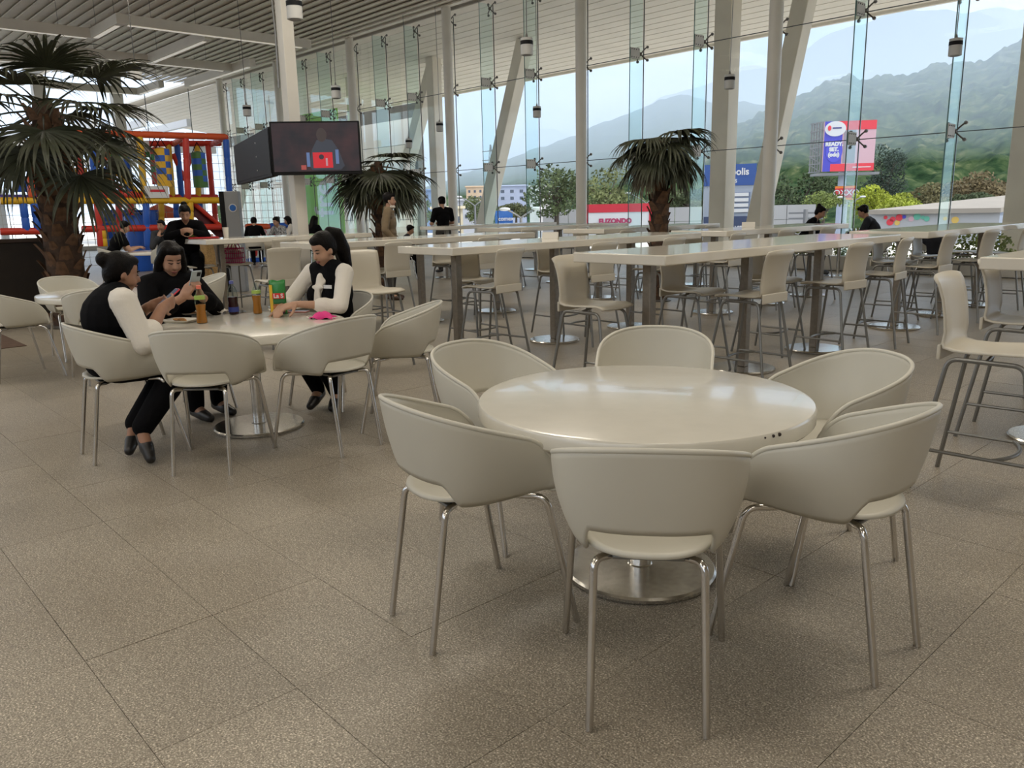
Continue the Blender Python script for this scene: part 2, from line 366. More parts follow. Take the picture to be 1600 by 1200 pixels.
# outside columns: upright and leaning concrete posts under the overhang
def post(a, b, w, label):
    a, b = Vector(a), Vector(b)
    o = MB().beam(a, b, w).build('concrete_column', concrete, bevel=.02); tag(o, label, kind='structure')
YO = 19.6
for px, w in ((1606, .55), (1130, .50), (683, .42), (557, .40)):
    P = at_Y(px, 250, YO); t = (YO-SO0.y)/(SO1.y-SO0.y); zt = SO0.z+(SO1.z-SO0.z)*t+.2
    post((P.x, YO, -4), (P.x, YO, zt), w, 'upright concrete post outside the glass')
for a, b, w in (((1184, 345), (1253, 20), .44), ((758, 345), (808, 120), .44), ((613, 345), (665, 152), .44), ((365, 345), (395, 245), .4)):
    A, B = at_Y(*a, YO+.3), at_Y(*b, YO+.3); d = (B-A)/(B.z-A.z)
    post(A+d*(-4-A.z), A+d*(6.95-A.z), w, 'leaning concrete post outside the glass')

# ------------------------------------------------------------------ zigzag ceiling luminaires (white channels on wires with a light strip below); the wide ones are added fill
ZL = 6.55
diff = mat('light_diffuser', (.9, .88, .82), .4, emit=((1, .93, .80), .30))
def luminaire(pts, label, wide=0.):
    pts = [Vector(p) for p in pts]; c = sum(pts, Vector())/len(pts); t = thing('ceiling_luminaire', label, 'ceiling light', (c.x, c.y, ZL), 0, 'zigzag ceiling lights')
    ch, df, wi = MB(), MB(), MB()
    for si, (a, b) in enumerate(zip(pts, pts[1:])):
        a, b = Vector((a.x, a.y, ZL)), Vector((b.x, b.y, ZL)); d = (b-a).normalized()
        ch.beam(a-d*(.11-.004*si), b+d*(.11-.004*si), .22+wide-.006*si, .26-.006*si); df.beam(a+d*.2-Vector((0, 0, .135)), b-d*.2-Vector((0, 0, .135)), .12+wide, .012)
        for q in (a.lerp(b, .15), a.lerp(b, .85)): wi.tube([q+Vector((0, 0, .1)), q+Vector((0, 0, CEIL+.2-ZL))], .006, 4)
        if True:
            al = bpy.data.lights.new('strip_light', 'AREA'); al.shape = 'RECTANGLE'; al.size = wide or .12; al.size_y = (b-a).length*.9; al.energy = LAMP*(wide*60 if wide else .25)*(b-a).length; al.color = (1, .91, .78)
            lo = bpy.data.objects.new('strip_light', al); C.objects.link(lo); lo.parent = t
            lo.location = (a+b)/2-Vector((c.x, c.y, ZL))-Vector((0, 0, .16)); lo.rotation_euler = (0, 0, math.atan2(d.y, d.x)-PI/2)
    ch.build('channel', white, t, world=True, smooth=False); df.build('diffuser', diff, t, world=True, smooth=False); wi.build('hanger_wires', greymetal, t, world=True)['kind'] = 'stuff'
LZ = lambda *ps: [at_z(px, py, ZL) for px, py in ps]
luminaire([(-26.0, 2, 0), (-26.0, 7.9, 0), (-23.7, 7.9, 0), (-23.7, 13.4, 0)], 'longest white zigzag ceiling light reaching the screen mast')
luminaire([(-29.0, 8.0, 0), (-29.0, 13.2, 0)], 'white ceiling light bar crossing behind the big palm fronds')
luminaire([(-29.0, 10.5, 0), (-24.3, 10.5, 0)], 'short white ceiling light bar joining two zigzag lights')
luminaire([(-33.2, 13.4, 0), (-27.6, 13.4, 0)], 'dark-sided ceiling light bar beside the end of the slats')
luminaire([(-31.2, 5.2, 0), (-31.2, 8.2, 0), (-36.3, 8.2, 0)], 'white L-shaped ceiling light above the big palm')
luminaire([(-36.5, 9.2, 0), (-36.5, 12.6, 0), (-34, 12.6, 0)], 'white ceiling light low behind the palm fronds')
k = 0
for x in (-17, -10.5, -4, 2.5):
    for y in (-6.5, -1.0):
        k += 1; luminaire([(x, y-2, 0), (x, y+1.4, 0), (x+2.4, y+1.4, 0)], 'added fill light over the hall behind the camera, %s row, %s from the end wall' % (('rear', 'front')[k % 2], ('first', 'second', 'third', 'fourth')[(k-1)//2]), .45)  # unseen fill lights, added to brighten the hall
for x in (-16.0, -8, 0):
    luminaire([(x-2.4, 5.2, 0), (x, 5.2, 0), (x, 8.4, 0)], 'added fill light high above the tables, %s from the big palm' % {-16.: 'first', -8: 'second', 0: 'third'}[x], .95)  # out of view too, added for more light on the tables

# ------------------------------------------------------------------ pendants: white drum with a black band
pd = thing('pendant_speaker', 'x', 'pendant', group='white drum pendants')
MB().lathe([(.10, -.14), (.108, -.135), (.108, .14), (.09, .145)], 24).build('drum', mat('drum_white', (.52, .52, .50), .5), pd, ang=30)
MB().lathe([(.1105, .03), (.1105, .095)], 24).build('band', black, pd)
MB().lathe([(.08, -.146), (.08, -.141)], 20).build('grille', mat('grille_grey', (.30, .30, .29), .6), pd)
MB().tube([(0, 0, .14), (0, 0, .22)], [.03, .012], 8).build('cap', greymetal, pd)
PEND = [((460, 14), 4.2, 'in front of the screen mast top'), ((823, 73), 4.2, 'high in the middle of the glass front'), ((212, 112), 4.2, 'beside the big palm fronds'), ((386, 173), 4.2, 'above the left black screen'),
        ((525, 144), 4.2, 'above the lit screen'), ((687, 198), 3.95, 'above the man in black'), ((839, 175), 3.95, 'against the clouds'), ((639, 224), 3.55, 'lowest, above the middle palm'), ((1140, 128), 3.95, 'against the upright concrete post'), ((1493, 74), 4.0, 'against the right-hand hills')]
for i, (q, z, w) in enumerate(PEND):
    P = at_z(*q, z)
    if P.y > GY-.75: P = at_Y(*q, GY-.75)
    lab = 'white drum pendant with black band hanging '+w
    o = pd if i == 0 else dup(pd, P, 0, lab, 'white drum pendants')
    if i == 0: o.location = P; o['label'] = lab
    MB().tube([(0, 0, .2), (.015, 0, (CEIL-P.z)*.5), (0, 0, CEIL+.1-P.z)], .008, 5).build('cable', greymetal, o)
# ------------------------------------------------------------------ outside ground
tag(MB().box((-22, 24.6, -.35), (66, 15.4, .3)).build('bounce_terrace', mat('terrace_pale', (.70, .66, .58), .8, noise_=(1, .05)), smooth=False), 'pale terrace outside the glass front, added to bounce sunlight up', kind='structure')  # pale reflector added to light the soffit and ceiling from below
tag(MB().box((-15, 60, -6), (400, 320, .2)).build('ground_outside', mat('asphalt', (.30, .30, .29), .9, noise_=(.3, .15)), smooth=False), 'grey asphalt lot outside', kind='structure')

# ================================================================== OUTSIDE: hills
def lerp_px(pts, x):
    for (a, ya), (b, yb) in zip(pts, pts[1:]):
        if a <= x <= b: return ya+(yb-ya)*(x-a)/(b-a)
    return pts[0][1] if x < pts[0][0] else pts[-1][1]
def hillmat(name, cols, scale):
    m = bpy.data.materials.new(name); m.use_nodes = True; t = m.node_tree; b = t.nodes['Principled BSDF']; b.inputs['Roughness'].default_value = .95; b.inputs['Specular IOR Level'].default_value = .05
    g = t.nodes.new('ShaderNodeNewGeometry'); n = t.nodes.new('ShaderNodeTexNoise'); n.inputs['Scale'].default_value = scale; n.inputs['Detail'].default_value = 6; n.inputs['Roughness'].default_value = .65
    t.links.new(g.outputs['Position'], n.inputs['Vector']); r = t.nodes.new('ShaderNodeValToRGB'); t.links.new(n.outputs['Fac'], r.inputs[0])
    while len(r.color_ramp.elements) < len(cols): r.color_ramp.elements.new(.5)
    for i, (el, c) in enumerate(zip(r.color_ramp.elements, cols)): el.position = .28+.44*i/(len(cols)-1); el.color = (*c, 1)
    t.links.new(r.outputs[0], b.inputs['Base Color']); return m
def hill(name, label, pts, d0, d1, step, rows, bump, m, x0, x1, zb=-8, gully=0.):
    mb = MB(); rowsv = []
    for j in range(rows+4):
        t = j/rows; d = d0+(d1-d0)*t; row = []
        for i in range(int((x1-x0)/step)+1):
            px = x0+i*step; top = at_d(px, lerp_px(pts, px), d1); dr = ray(px, 330); h = Vector((dr.x, dr.y, 0)).normalized()
            tt = min(t, 1.); zz = zb+(top.z-zb)*(tt**1.15) if t <= 1 else zb+(top.z-zb)*(1-.25*(t-1)*rows)
            p = h*d
            nz = noise.fractal(Vector((p.x, p.y, 0))*(1.0/(bump[0]*14)), .9, 2.1, 4)*gully*(top.z-zb)*math.sin(PI*min(t, 1))
            f = noise.noise(Vector((p.x, p.y, 3))*(1.0/bump[0]))*bump[1]+noise.noise(Vector((p.x, p.y, 9))*(2.7/bump[0]))*bump[1]*.5
            row.append(Vector((p.x, p.y, zz+nz+f*(.2+.8*min(1, t*4)))))
        rowsv.append(row)
    o = mb.grid(rowsv).build(name, m, ang=180); return tag(o, label, kind='structure')
H4 = [(560, 318), (700, 316), (820, 305), (950, 280), (1080, 225), (1160, 190), (1235, 152), (1270, 137), (1310, 124), (1345, 124), (1372, 123), (1400, 117), (1450, 103), (1475, 100), (1512, 98), (1560, 72), (1600, 52), (1800, -20)]
H3 = [(380, 322), (560, 310), (640, 300), (700, 283), (760, 262), (800, 247), (850, 230), (900, 212), (930, 196), (1000, 171), (1025, 158), (1045, 151), (1060, 148), (1085, 155), (1110, 160), (1150, 160), (1200, 166), (1250, 175), (1400, 180), (1700, 190)]
H2 = [(560, 322), (640, 300), (700, 268), (760, 245), (800, 225), (830, 207), (850, 200), (868, 200), (885, 207), (905, 213), (960, 240), (1100, 300)]
H1 = [(880, 250), (940, 210), (1000, 172), (1030, 155), (1060, 143), (1085, 138), (1110, 128), (1150, 108), (1172, 106), (1190, 111), (1215, 95), (1260, 65), (1310, 42), (1340, 36), (1385, 22), (1410, 26), (1450, 18), (1475, 24), (1510, 18), (1555, 20), (1600, 0), (1700, -45), (1900, -100)]
hill('hill_far_range', 'pale blue far mountain range under the clouds', H1, 2600, 4600, 8, 24, (260, 30), hillmat('far_slope', [(.035, .05, .035), (.07, .085, .05)], .004), 860, 1880, gully=.12)
hill('hill_far_peak', 'pale blue peak seen over the middle hill', H2, 2600, 4400, 8, 20, (240, 24), hillmat('far_slope_b', [(.035, .05, .035), (.07, .085, .05)], .004), 520, 1120, gully=.1)
hill('hill_middle', 'long blue-green hill falling to the left', H3, 420, 1500, 4, 60, (42, 6), hillmat('mid_slope', [(.02, .04, .015), (.05, .08, .03), (.10, .11, .055)], .02), 340, 1720, gully=.10)
hill('hill_near', 'wooded green hill rising to the right', H4, 230, 800, 2.5, 110, (11, 5.5), hillmat('near_slope', [(.003, .010, .004), (.022, .048, .018), (.07, .10, .04), (.20, .19, .10)], .11), 540, 1760, gully=.07)
hz = MB().box((-3500, 4250, 165), (11000, 8340, 300)).build('haze', bpy.data.materials.new('haze'), smooth=False)
tag(hz, 'thin blue haze lying over the valley', 'haze', kind='stuff')
hm = hz.data.materials[0]; hm.use_nodes = True; t_ = hm.node_tree; t_.nodes.clear()
vs = t_.nodes.new('ShaderNodeVolumeScatter'); vs.inputs['Color'].default_value = (.80, .895, 1.0, 1); vs.inputs['Density'].default_value = .00115; vs.inputs['Anisotropy'].default_value = .2
va = t_.nodes.new('ShaderNodeVolumeAbsorption'); va.inputs['Color'].default_value = vs.inputs['Color'].default_value; va.inputs['Density'].default_value = vs.inputs['Density'].default_value
ad = t_.nodes.new('ShaderNodeAddShader'); t_.links.new(vs.outputs[0], ad.inputs[0]); t_.links.new(va.outputs[0], ad.inputs[1])
t_.links.new(ad.outputs[0], t_.nodes.new('ShaderNodeOutputMaterial').inputs['Volume'])
SC.cycles.volume_bounces = 2

# ================================================================== OUTSIDE: trees, signs, buildings
ZG = -5.9
def leafcloud(mb, c, r, n, size, rg):
    c = Vector(c)
    for _ in range(n):
        u = Vector((rg.gauss(0, 1), rg.gauss(0, 1), rg.gauss(0, 1))).normalized()*(rg.uniform(.55, 1.0))
        p = c+Vector((u.x*r[0], u.y*r[1], u.z*r[2])); a = Vector((rg.gauss(0, 1), rg.gauss(0, 1), rg.gauss(0, 1))).normalized(); b = a.orthogonal().normalized(); s = size*rg.uniform(.6, 1.3)
        mb.add([p-a*s, p+b*s*.6, p+a*s, p-b*s*.6], [(0, 1, 2, 3)])
def tree(px, py_top, py_bot, w_px, dist, col, label, dens=1., name='leafy_tree', sparse=False):
    rg = random.Random(int(px*7+py_top)); top = at_d(px, py_top, dist); bot = at_d(px, py_bot, dist); W_ = w_px*dist/FPX; Hc = top.z-bot.z
    base = Vector((top.x, top.y, ZG)); t = thing(name, label, 'tree', base, 0, 'trees beyond the glass')
    m = mat('leaf_%d' % int(px), col, .8, noise_=(.8, .45)); cen = Vector((top.x, top.y, (top.z+bot.z)/2))
    tr = MB(); crn = MB()
    tr.tube([base, base.lerp(cen, .6), cen+Vector((.2, 0, 0))], [W_*.045+.1, W_*.035+.08, W_*.02], 7)
    K = 16
    for k in range(K):
        a = 2*PI*k/K+rg.uniform(-.3, .3); rr = rg.uniform(.25, .75); zz = rg.uniform(-.85, .8)
        q = cen+Vector((math.cos(a)*rr*W_/2, math.sin(a)*rr*W_/2, zz*Hc/2*math.sqrt(max(.05, 1-rr*rr*.7))))
        tr.tube([cen+Vector((0, 0, -Hc*.45)), (cen+q)/2+Vector((0, 0, -.1*Hc)), q], [W_*.018, W_*.012, W_*.004], 5)
        leafcloud(crn, q, (W_*.24, W_*.24, Hc*.20), int((150 if sparse else 300)*dens), W_*.022+.04, rg)
    tr.build('trunk', mat('bark', (.10, .08, .06), .9, noise_=(3, .2)), t, world=True); crn.build('crown', m, t, world=True, smooth=False)
T_ = [(868, 245, 338, 92, 70, (.10, .13, .05), 'grey-green sparse eucalyptus left of the middle column', True),
      (950, 262, 338, 84, 66, (.17, .19, .07), 'olive sparse tree beside the small palm', True),
      (1250, 268, 350, 96, 150, (.05, .075, .025), 'dark olive tree under the billboard', False),
      (1388, 226, 330, 62, 150, (.035, .055, .035), 'tall dark tree beside the billboard', False),
      (1372, 288, 345, 66, 85, (.32, .36, .03), 'bright yellow-green tree beside the red shop sign', False),
      (1412, 300, 345, 56, 80, (.30, .34, .035), 'low yellow-green tree in front of the tall dark tree', False),
      (1288, 300, 345, 56, 95, (.17, .21, .05), 'yellowish tree behind the pale block wall', True),
      (1470, 285, 335, 76, 150, (.15, .13, .055), 'brownish tree above the white hall roof', False),
      (1540, 270, 335, 84, 120, (.16, .12, .055), 'orange-brown tree at the white hall roof', False),
      (1520, 300, 340, 60, 92, (.06, .08, .03), 'dark low tree over the white hall roof', False),
      (745, 305, 345, 40, 110, (.12, .15, .05), 'small olive tree among the low houses', False),
      (652, 312, 350, 46, 60, (.10, .15, .04), 'small green tree behind the standing men', True),
      (805, 318, 340, 50, 100, (.11, .12, .05), 'low olive tree behind the blue paint sign', False),
      (1075, 296, 325, 80, 140, (.08, .10, .04), 'low scrubby tree behind the pale block wall', False)]
for px, a, b, w, d, c, l, sp_ in T_: tree(px, a, b, w, d, c, l, .8, sparse=sp_)
def quad(mb, P, mi=0): mb.add(P, [(0, 1, 2, 3)], mi)
def panel_frame(px0, py0, px1, py1, dist, pxm=None):
    """an upright board facing the camera side: returns centre, width, height and its axes"""
    c = at_d((px0+px1)/2, (py0+py1)/2, dist); d = Vector((c.x, c.y, 0)).normalized(); r = Vector((d.y, -d.x, 0))
    w = abs(px1-px0)*dist/FPX*1.0; h = abs(py1-py0)*dist/FPX
    return c, w, h, r, d
def board(name, label, cat, px0, py0, px1, py1, dist, m, thick=.3, group=None):
    c, w, h, r, d = panel_frame(px0, py0, px1, py1, dist)
    t = thing(name, label, cat, (c.x, c.y, ZG), math.atan2(r.y, r.x), group)
    MB().box((0, 0, c.z-ZG), (w, thick, h)).build('panel', m, t, smooth=False)
    return t, w, h, c.z-ZG, thick
def flat(t, name, m, x, z, w, h, th, y=0.): return MB().box((x, -th/2-.02-y, z), (w, .03, h)).build(name, m, t, smooth=False)
def TM(x, y, z, rot=0, sx=1, sz=1): return Matrix.Translation((x, y, z)) @ Matrix.Rotation(rot, 4, 'Y') @ Matrix.Rotation(PI/2, 4, 'X') @ Matrix.Diagonal((sx, sz, 1, 1))
signblue = mat('sign_blue', (.035, .09, .30), .5); signgrey = mat('sign_grey', (.34, .38, .45), .6); signwhite = mat('sign_white', (.70, .70, .70), .5); signnavy = mat('sign_navy', (.05, .07, .14), .5); signred = mat('sign_red', (.60, .03, .05), .5)
# totem
t, w, h, zc, th = board('sign_totem', 'tall grey totem sign with blue cinema panel', 'sign', 1102, 262, 1176, 362, 46, signgrey, .5)
sc_ = 46/FPX
MB().box((0, 0, (zc-h/2)/2), (w*.8, .4, zc-h/2)).build('post', signgrey, t, smooth=False)
flat(t, 'cinema_panel', signblue, 0, zc+h/2-15*sc_, w, 30*sc_, th)
text('lettering', 'Cinépolis', 12.5*sc_, signwhite, t, TM(2*sc_, -th/2-.05, zc+h/2-11*sc_, 0, 1.05, 1.1), bold=.012)
text('lettering', 'P L U S', 7*sc_, signwhite, t, TM(0*sc_, -th/2-.05, zc+h/2-24*sc_), bold=.006)
for k in range(4):
    flat(t, 'tenant_frame', mat('tenant_frame', (.16, .20, .30), .6), 3*sc_, zc+h/2-(43+7.6*k)*sc_, w*.72, 6.6*sc_, th)
    flat(t, 'tenant_plate', signwhite, 3*sc_, zc+h/2-(43+7.6*k)*sc_, w*.66, 5*sc_, th, .03)
flat(t, 'vip_panel', signnavy, 0, zc+h/2-86*sc_, w*.95, 24*sc_, th)
text('lettering', 'CinépolisVIP', 8*sc_, signwhite, t, TM(0*sc_, -th/2-.06, zc+h/2-91*sc_), bold=.008)
# shop with red fascia
t, w, h, zc, th = board('corner_shop', 'white shop front with red fascia behind the small palm', 'shop', 917, 320, 1018, 372, 62, signwhite, 3); sc_ = 62/FPX
MB().box((0, 0, (zc-h/2)/2), (w, 3, zc-h/2)).build('lower_wall', signwhite, t, smooth=False)
flat(t, 'fascia', signred, 0, zc+h/2-6*sc_, w, 12*sc_, th); flat(t, 'side_band', signred, -w/2+2*sc_, zc-4*sc_, 4*sc_, h-10*sc_, th); flat(t, 'side_band', signred, w/2-4*sc_, zc-4*sc_, 6*sc_, h-10*sc_, th)
text('lettering', 'ELIZONDO', 9.5*sc_, mat('sign_magenta', (.42, .04, .12), .5), t, TM(-6*sc_, -th/2-.05, zc+h/2-25*sc_), bold=.03)
# paint shop sign
t, w, h, zc, th = board('shop_sign', 'blue paint shop sign beside the street lamp', 'sign', 774, 330, 801, 362, 58, mat('sign_blue_b', (.03, .14, .46), .5), .4); sc_ = 58/FPX
MB().box((0, 0, (zc-h/2)/2), (.4, .3, zc-h/2)).build('post', signgrey, t, smooth=False)
text('lettering', 'comex', 8.5*sc_, signwhite, t, TM(3*sc_, -th/2-.05, zc+h/2-12*sc_), bold=.008)
# billboard
DB = 125; sc_ = DB/FPX
t, w, h, zc, th = board('billboard', 'red and blue billboard on a steel post before the hill', 'billboard', 1292, 195, 1360, 262, DB, mat('bb_pink', (.66, .42, .46), .6), .8)
t.rotation_euler[2] += R(14)
bbW = w
flat(t, 'blue_field', mat('bb_blue', (.08, .08, .50), .6), -w/2+12*sc_, zc, 24*sc_, h, th)
flat(t, 'red_band', mat('bb_red', (.78, .06, .08), .6), 8*sc_, zc+h/2-6*sc_, w-16*sc_, 12*sc_, th, .01); flat(t, 'red_band', MATS['bb_red'], 5*sc_, zc-h/2+5*sc_, w-10*sc_, 10*sc_, th, .01)
flat(t, 'photo_field', mat('bb_grey', (.30, .27, .30), .6), 0, zc, 16*sc_, h-22*sc_, th, .005)
MB().lathe([(11*sc_, 0), (11*sc_, .05)], 28).build('blue_disc', mat('bb_blue2', (.10, .10, .60), .6), t).matrix_basis = Matrix.Translation((-w/2+14*sc_, -th/2-.03, zc-6*sc_)) @ Matrix.Rotation(PI/2, 4, 'X') @ Matrix.Diagonal((1, 1.4, 1, 1))
MB().lathe([(14*sc_, 0), (14*sc_, .05)], 28).build('white_disc', signwhite, t).matrix_basis = Matrix.Translation((-w/2+14*sc_, -th/2-.06, zc+h/2-10*sc_)) @ Matrix.Rotation(PI/2, 4, 'X') @ Matrix.Diagonal((1, .72, 1, 1))
MB().lathe([(2.3*sc_, 0), (2.3*sc_, .05)], 16).build('emblem', MATS['bb_red'], t).matrix_basis = Matrix.Translation((-w/2+6*sc_, -th/2-.12, zc+h/2-9*sc_)) @ Matrix.Rotation(PI/2, 4, 'X') @ Matrix.Diagonal((1, 1.5, 1, 1))
flat(t, 'brand_line', mat('bb_navy', (.05, .05, .2), .6), -w/2+16*sc_, zc+h/2-9*sc_, 12*sc_, 1.6*sc_, th, .12)
for k, s_ in enumerate(('READY,', 'SET,', '(odc)')): text('lettering', s_, 7*sc_, signwhite, t, TM(-w/2+13.5*sc_, -th/2-.12, zc+(3-7*k)*sc_), bold=.05)
flat(t, 'web_line', signwhite, w/2-16*sc_, zc-h/2+5*sc_, 24*sc_, 1.2*sc_, th, .03)
fr_ = MB()
for k in range(5): fr_.beam((-w/2-(2+2.2*k)*sc_, .3+.6*k, zc-h/2), (-w/2-(2+2.2*k)*sc_, .3+.6*k, zc+h/2), .18)
for k in range(7): fr_.beam((-w/2-1*sc_, .2, zc-h/2+h*k/6), (-w/2-12*sc_, 2.8, zc-h/2+h*k/6), .15)
for k in range(6): fr_.beam((-w/2-1*sc_, .2, zc-h/2+h*k/6), (-w/2-12*sc_, 2.8, zc-h/2+h*(k+1)/6), .1)
fr_.build('lattice_frame', mat('galvanised', (.25, .25, .25), .7), t, smooth=False)
MB().box((0, 1.5, zc-h/2-1.2*sc_*3), (w*1.25, 3.6, .35)).build('catwalk', MATS['galvanised'], t, smooth=False)
MB().tube([(-2*sc_, 1.5, 0), (-2*sc_, 1.5, zc-h/2)], 7*sc_*.8, 16).build('post', mat('bb_post', (.42, .46, .55), .6), t)
# small red shop sign on the post's height
t, w, h, zc, th = board('shop_sign', 'small red and orange shop sign below the billboard', 'sign', 1307, 292, 1335, 311, 100, mat('oxxo_orange', (.80, .22, .03), .5), .5); sc_ = 100/FPX
MB().tube([(0, .5, 0), (0, .5, zc)], .3, 10).build('post', signgrey, t)
flat(t, 'red_field', signred, 0, zc, w*.98, h*.68, th); text('lettering', 'OXXO', 11*sc_, signwhite, t, TM(1*sc_, -th/2-.06, zc), bold=.01)
# pale block wall
A, B = at_d(848, 328, 78), at_d(1275, 319, 78); c = (A+B)/2; r = (B-A); 
t = thing('boundary_wall', 'long pale block wall across the street', 'wall', (c.x, c.y, ZG), math.atan2(r.y, r.x)); t['kind'] = 'structure'
Lw = Vector((r.x, r.y, 0)).length; Hw = (A.z+B.z)/2-ZG; bm_ = mat('block_wall', (.42, .41, .40), .8, noise_=(.4, .05))
nb = int(Lw/2.4)
for k in range(nb):
    for j in range(3):
        MB().box((-Lw/2+(k+.5)*Lw/nb, 0, Hw-(j+.5)*1.3), (Lw/nb-.05, .3, 1.26)).build('panel', bm_, t, smooth=False)
MB().box((0, .1, (Hw-3.9)/2), (Lw, .2, Hw-3.9)).build('lower_wall', bm_, t, smooth=False)
# white hall with coloured dots
DH = 62; sc_ = DH/FPX
t, w, h, zc, th = board('white_hall', 'low white hall with coloured dots on its wall and pitched roof', 'building', 1376, 330, 1534, 372, DH, mat('hall_white', (.46, .46, .46), .7), .4)
MB().box((0, 0, (zc-h/2)/2), (w, .4, zc-h/2)).build('lower_wall', MATS['hall_white'], t, smooth=False)
zt = zc+h/2
rm = MB(); Y0, Y1 = -.6, 26
rm.add([(-w/2, Y0, zt), (w/2, Y0, zt), (w/2+6, Y1*.55, zt+10*sc_*2.6), (-w/2+14, Y1*.55, zt+10*sc_*2.6), (-w/2, Y0, zt-.3), (w/2, Y0, zt-.3), (w/2+6, Y1*.55, zt+10*sc_*2.6-.3), (-w/2+14, Y1*.55, zt+10*sc_*2.6-.3)], [(0, 1, 2, 3), (7, 6, 5, 4), (0, 4, 5, 1), (1, 5, 6, 2), (2, 6, 7, 3), (3, 7, 4, 0)])
rm.build('roof', mat('hall_roof', (.36, .31, .25), .7, noise_=(.5, .06)), t, smooth=False)
sd = MB(); sd.add([(w/2, 0, 0), (w/2+6, Y1*.55, 0), (w/2+6, Y1*.55, zt+10*sc_*2.6-.3), (w/2, 0, zt-.3)], [(0, 1, 2, 3)]); sd.build('side_wall', signgrey, t, smooth=False)
dots = [(-37, 2.5, 'bb_red'), (-28, 0, 'bb_red'), (-20, 2, 'bb_red'), (-14, 3, 'bb_blue'), (-5, 0, 'bb_pink'), (2, 3, None), (9, 2, None), (14, 0, None), (-31, -4, 'bb_red'), (36, 0, 'y'), (-22, -5, 'y'), (48, -2, 'y')]
for i, (x, z, mname) in enumerate(dots):
    m_d = MATS.get(mname) or (mat('dot_yellow', (.75, .50, .12), .6) if mname == 'y' else mat('dot_green', (.15, .50, .36), .6))
    MB().lathe([((2.5+(i % 3))*sc_, 0), ((2.5+(i % 3))*sc_, .04)], 16).build('wall_dot', m_d, t).matrix_basis = Matrix.Translation(((x-20)*sc_, -.21, zt-(13-z)*sc_)) @ Matrix.Rotation(PI/2, 4, 'X')
# low houses down the valley
HS = [(728, 322, 30, 16, (.50, .50, .52), 'grey flat-roofed house by the leaning post'), (800, 303, 44, 22, (.40, .44, .55), 'blue-grey apartment block below the middle hill'), (742, 300, 26, 14, (.62, .45, .30), 'sandy house low in the valley'), (655, 310, 36, 22, (.18, .26, .42), 'dark blue warehouse behind the standing men'), (845, 298, 34, 12, (.70, .66, .62), 'pale house row on the hill foot'), (700, 338, 44, 22, (.68, .58, .40), 'yellow shop row beside the round column'), (640, 335, 30, 20, (.66, .50, .34), 'orange-tiled house behind the seated man')]
for px, py, wpx, hpx, col, lab in HS:
    D_ = {728: 150, 800: 200, 742: 235, 655: 175, 845: 260, 700: 95, 640: 110}[px]; s_ = D_/FPX; c = at_d(px, py, D_); d = Vector((c.x, c.y, 0)).normalized()
    t = thing('house', lab, 'building', (c.x, c.y, ZG), math.atan2(-d.x, d.y), 'buildings in the valley')
    hh = c.z+hpx*s_/2-ZG; MB().box((0, 0, hh/2), (wpx*s_, 6, hh)).build('wall', mat('house_%d' % px, col, .8, noise_=(.5, .08)), t, smooth=False)
    MB().box((0, 0, hh+.15), (wpx*s_+.6, 6.6, .3)).build('roof', mat('roof_%d' % px, tuple(min(1, x*1.25) for x in col), .8), t, smooth=False)
    for k in range(3):
        for j in range(2): MB().box((-wpx*s_*.32+k*wpx*s_*.32, -3.02, hh-1.2-j*1.6), (wpx*s_*.12, .06, .7)).build('window_pane', mat('house_window', (.08, .10, .14), .2), t, smooth=False)
# street lamps
for px, py, sh, D_, lab in ((814, 341, 14, 40, 'twin-armed street lamp by the blue sign'), (1330, 318, 9, 75, 'curved street lamp right of the red shop sign'), (1010, 318, 16, 75, 'street lamp above the red shop fascia'), (742, 322, 14, 60, 'twin-armed street lamp by the leaning post')):
    s_ = D_/FPX; c = at_d(px, py, D_); t = thing('street_lamp', lab, 'street lamp', (c.x, c.y, ZG), YAW*-1+PI)
    MB().tube([(0, 0, 0), (0, 0, c.z-ZG)], [.12, .07], 8).build('pole', MATS['galvanised'], t)
    for sx in (-1, 1):
        MB().tube(arc((0, 0, c.z-ZG), (sx*.4*sh*s_, 0, c.z-ZG+.4*sh*s_), (sx*1.6*sh*s_, 0, c.z-ZG+1.0*sh*s_)), .045, 6).build('arm', MATS['galvanised'], t)
        MB().ball((sx*1.75*sh*s_, 0, c.z-ZG+1.0*sh*s_), (.28, .14, .09), 8).build('lamp_head', signwhite, t)
# electricity pylon and utility pole
c = at_d(768, 292, 260); t = thing('electricity_pylon', 'thin lattice pylon seen past the leaning post', 'pylon', (c.x, c.y, ZG)); s_ = 260/FPX; hp = at_d(768, 226, 260).z-ZG; mp_ = MB()
for k in range(8):
    z0, z1 = hp*k/8, hp*(k+1)/8; w0, w1_ = 2.0*(1-k/8.5), 2.0*(1-(k+1)/8.5)
    for sx, sy in ((-1, -1), (1, -1), (1, 1), (-1, 1)):
        mp_.beam((sx*w0, sy*w0, z0), (sx*w1_, sy*w1_, z1), .16); mp_.beam((sx*w0, sy*w0, z0), (-sx*w1_, sy*w1_, z1), .1)
mp_.build('lattice_mast', MATS['galvanised'], t, smooth=False)
for z in (.72, .83, .93):
    MB().beam((-4, 0, hp*z), (4, 0, hp*z), .22).build('cross_arm', MATS['galvanised'], t, smooth=False)
c = at_d(1259, 335, 48); t = thing('utility_pole', 'dark utility pole with crossbars behind the seated woman at the glass', 'pole', (c.x, c.y, ZG), .4); hp = at_d(1259, 327, 48).z-ZG
MB().tube([(0, 0, 0), (0, 0, hp)], .13, 8).build('pole', MATS['galvanised'], t)
for z in (.2, .5): MB().beam((-.9, 0, hp-z), (.9, 0, hp-z), .1).build('cross_arm', MATS['galvanised'], t, smooth=False)
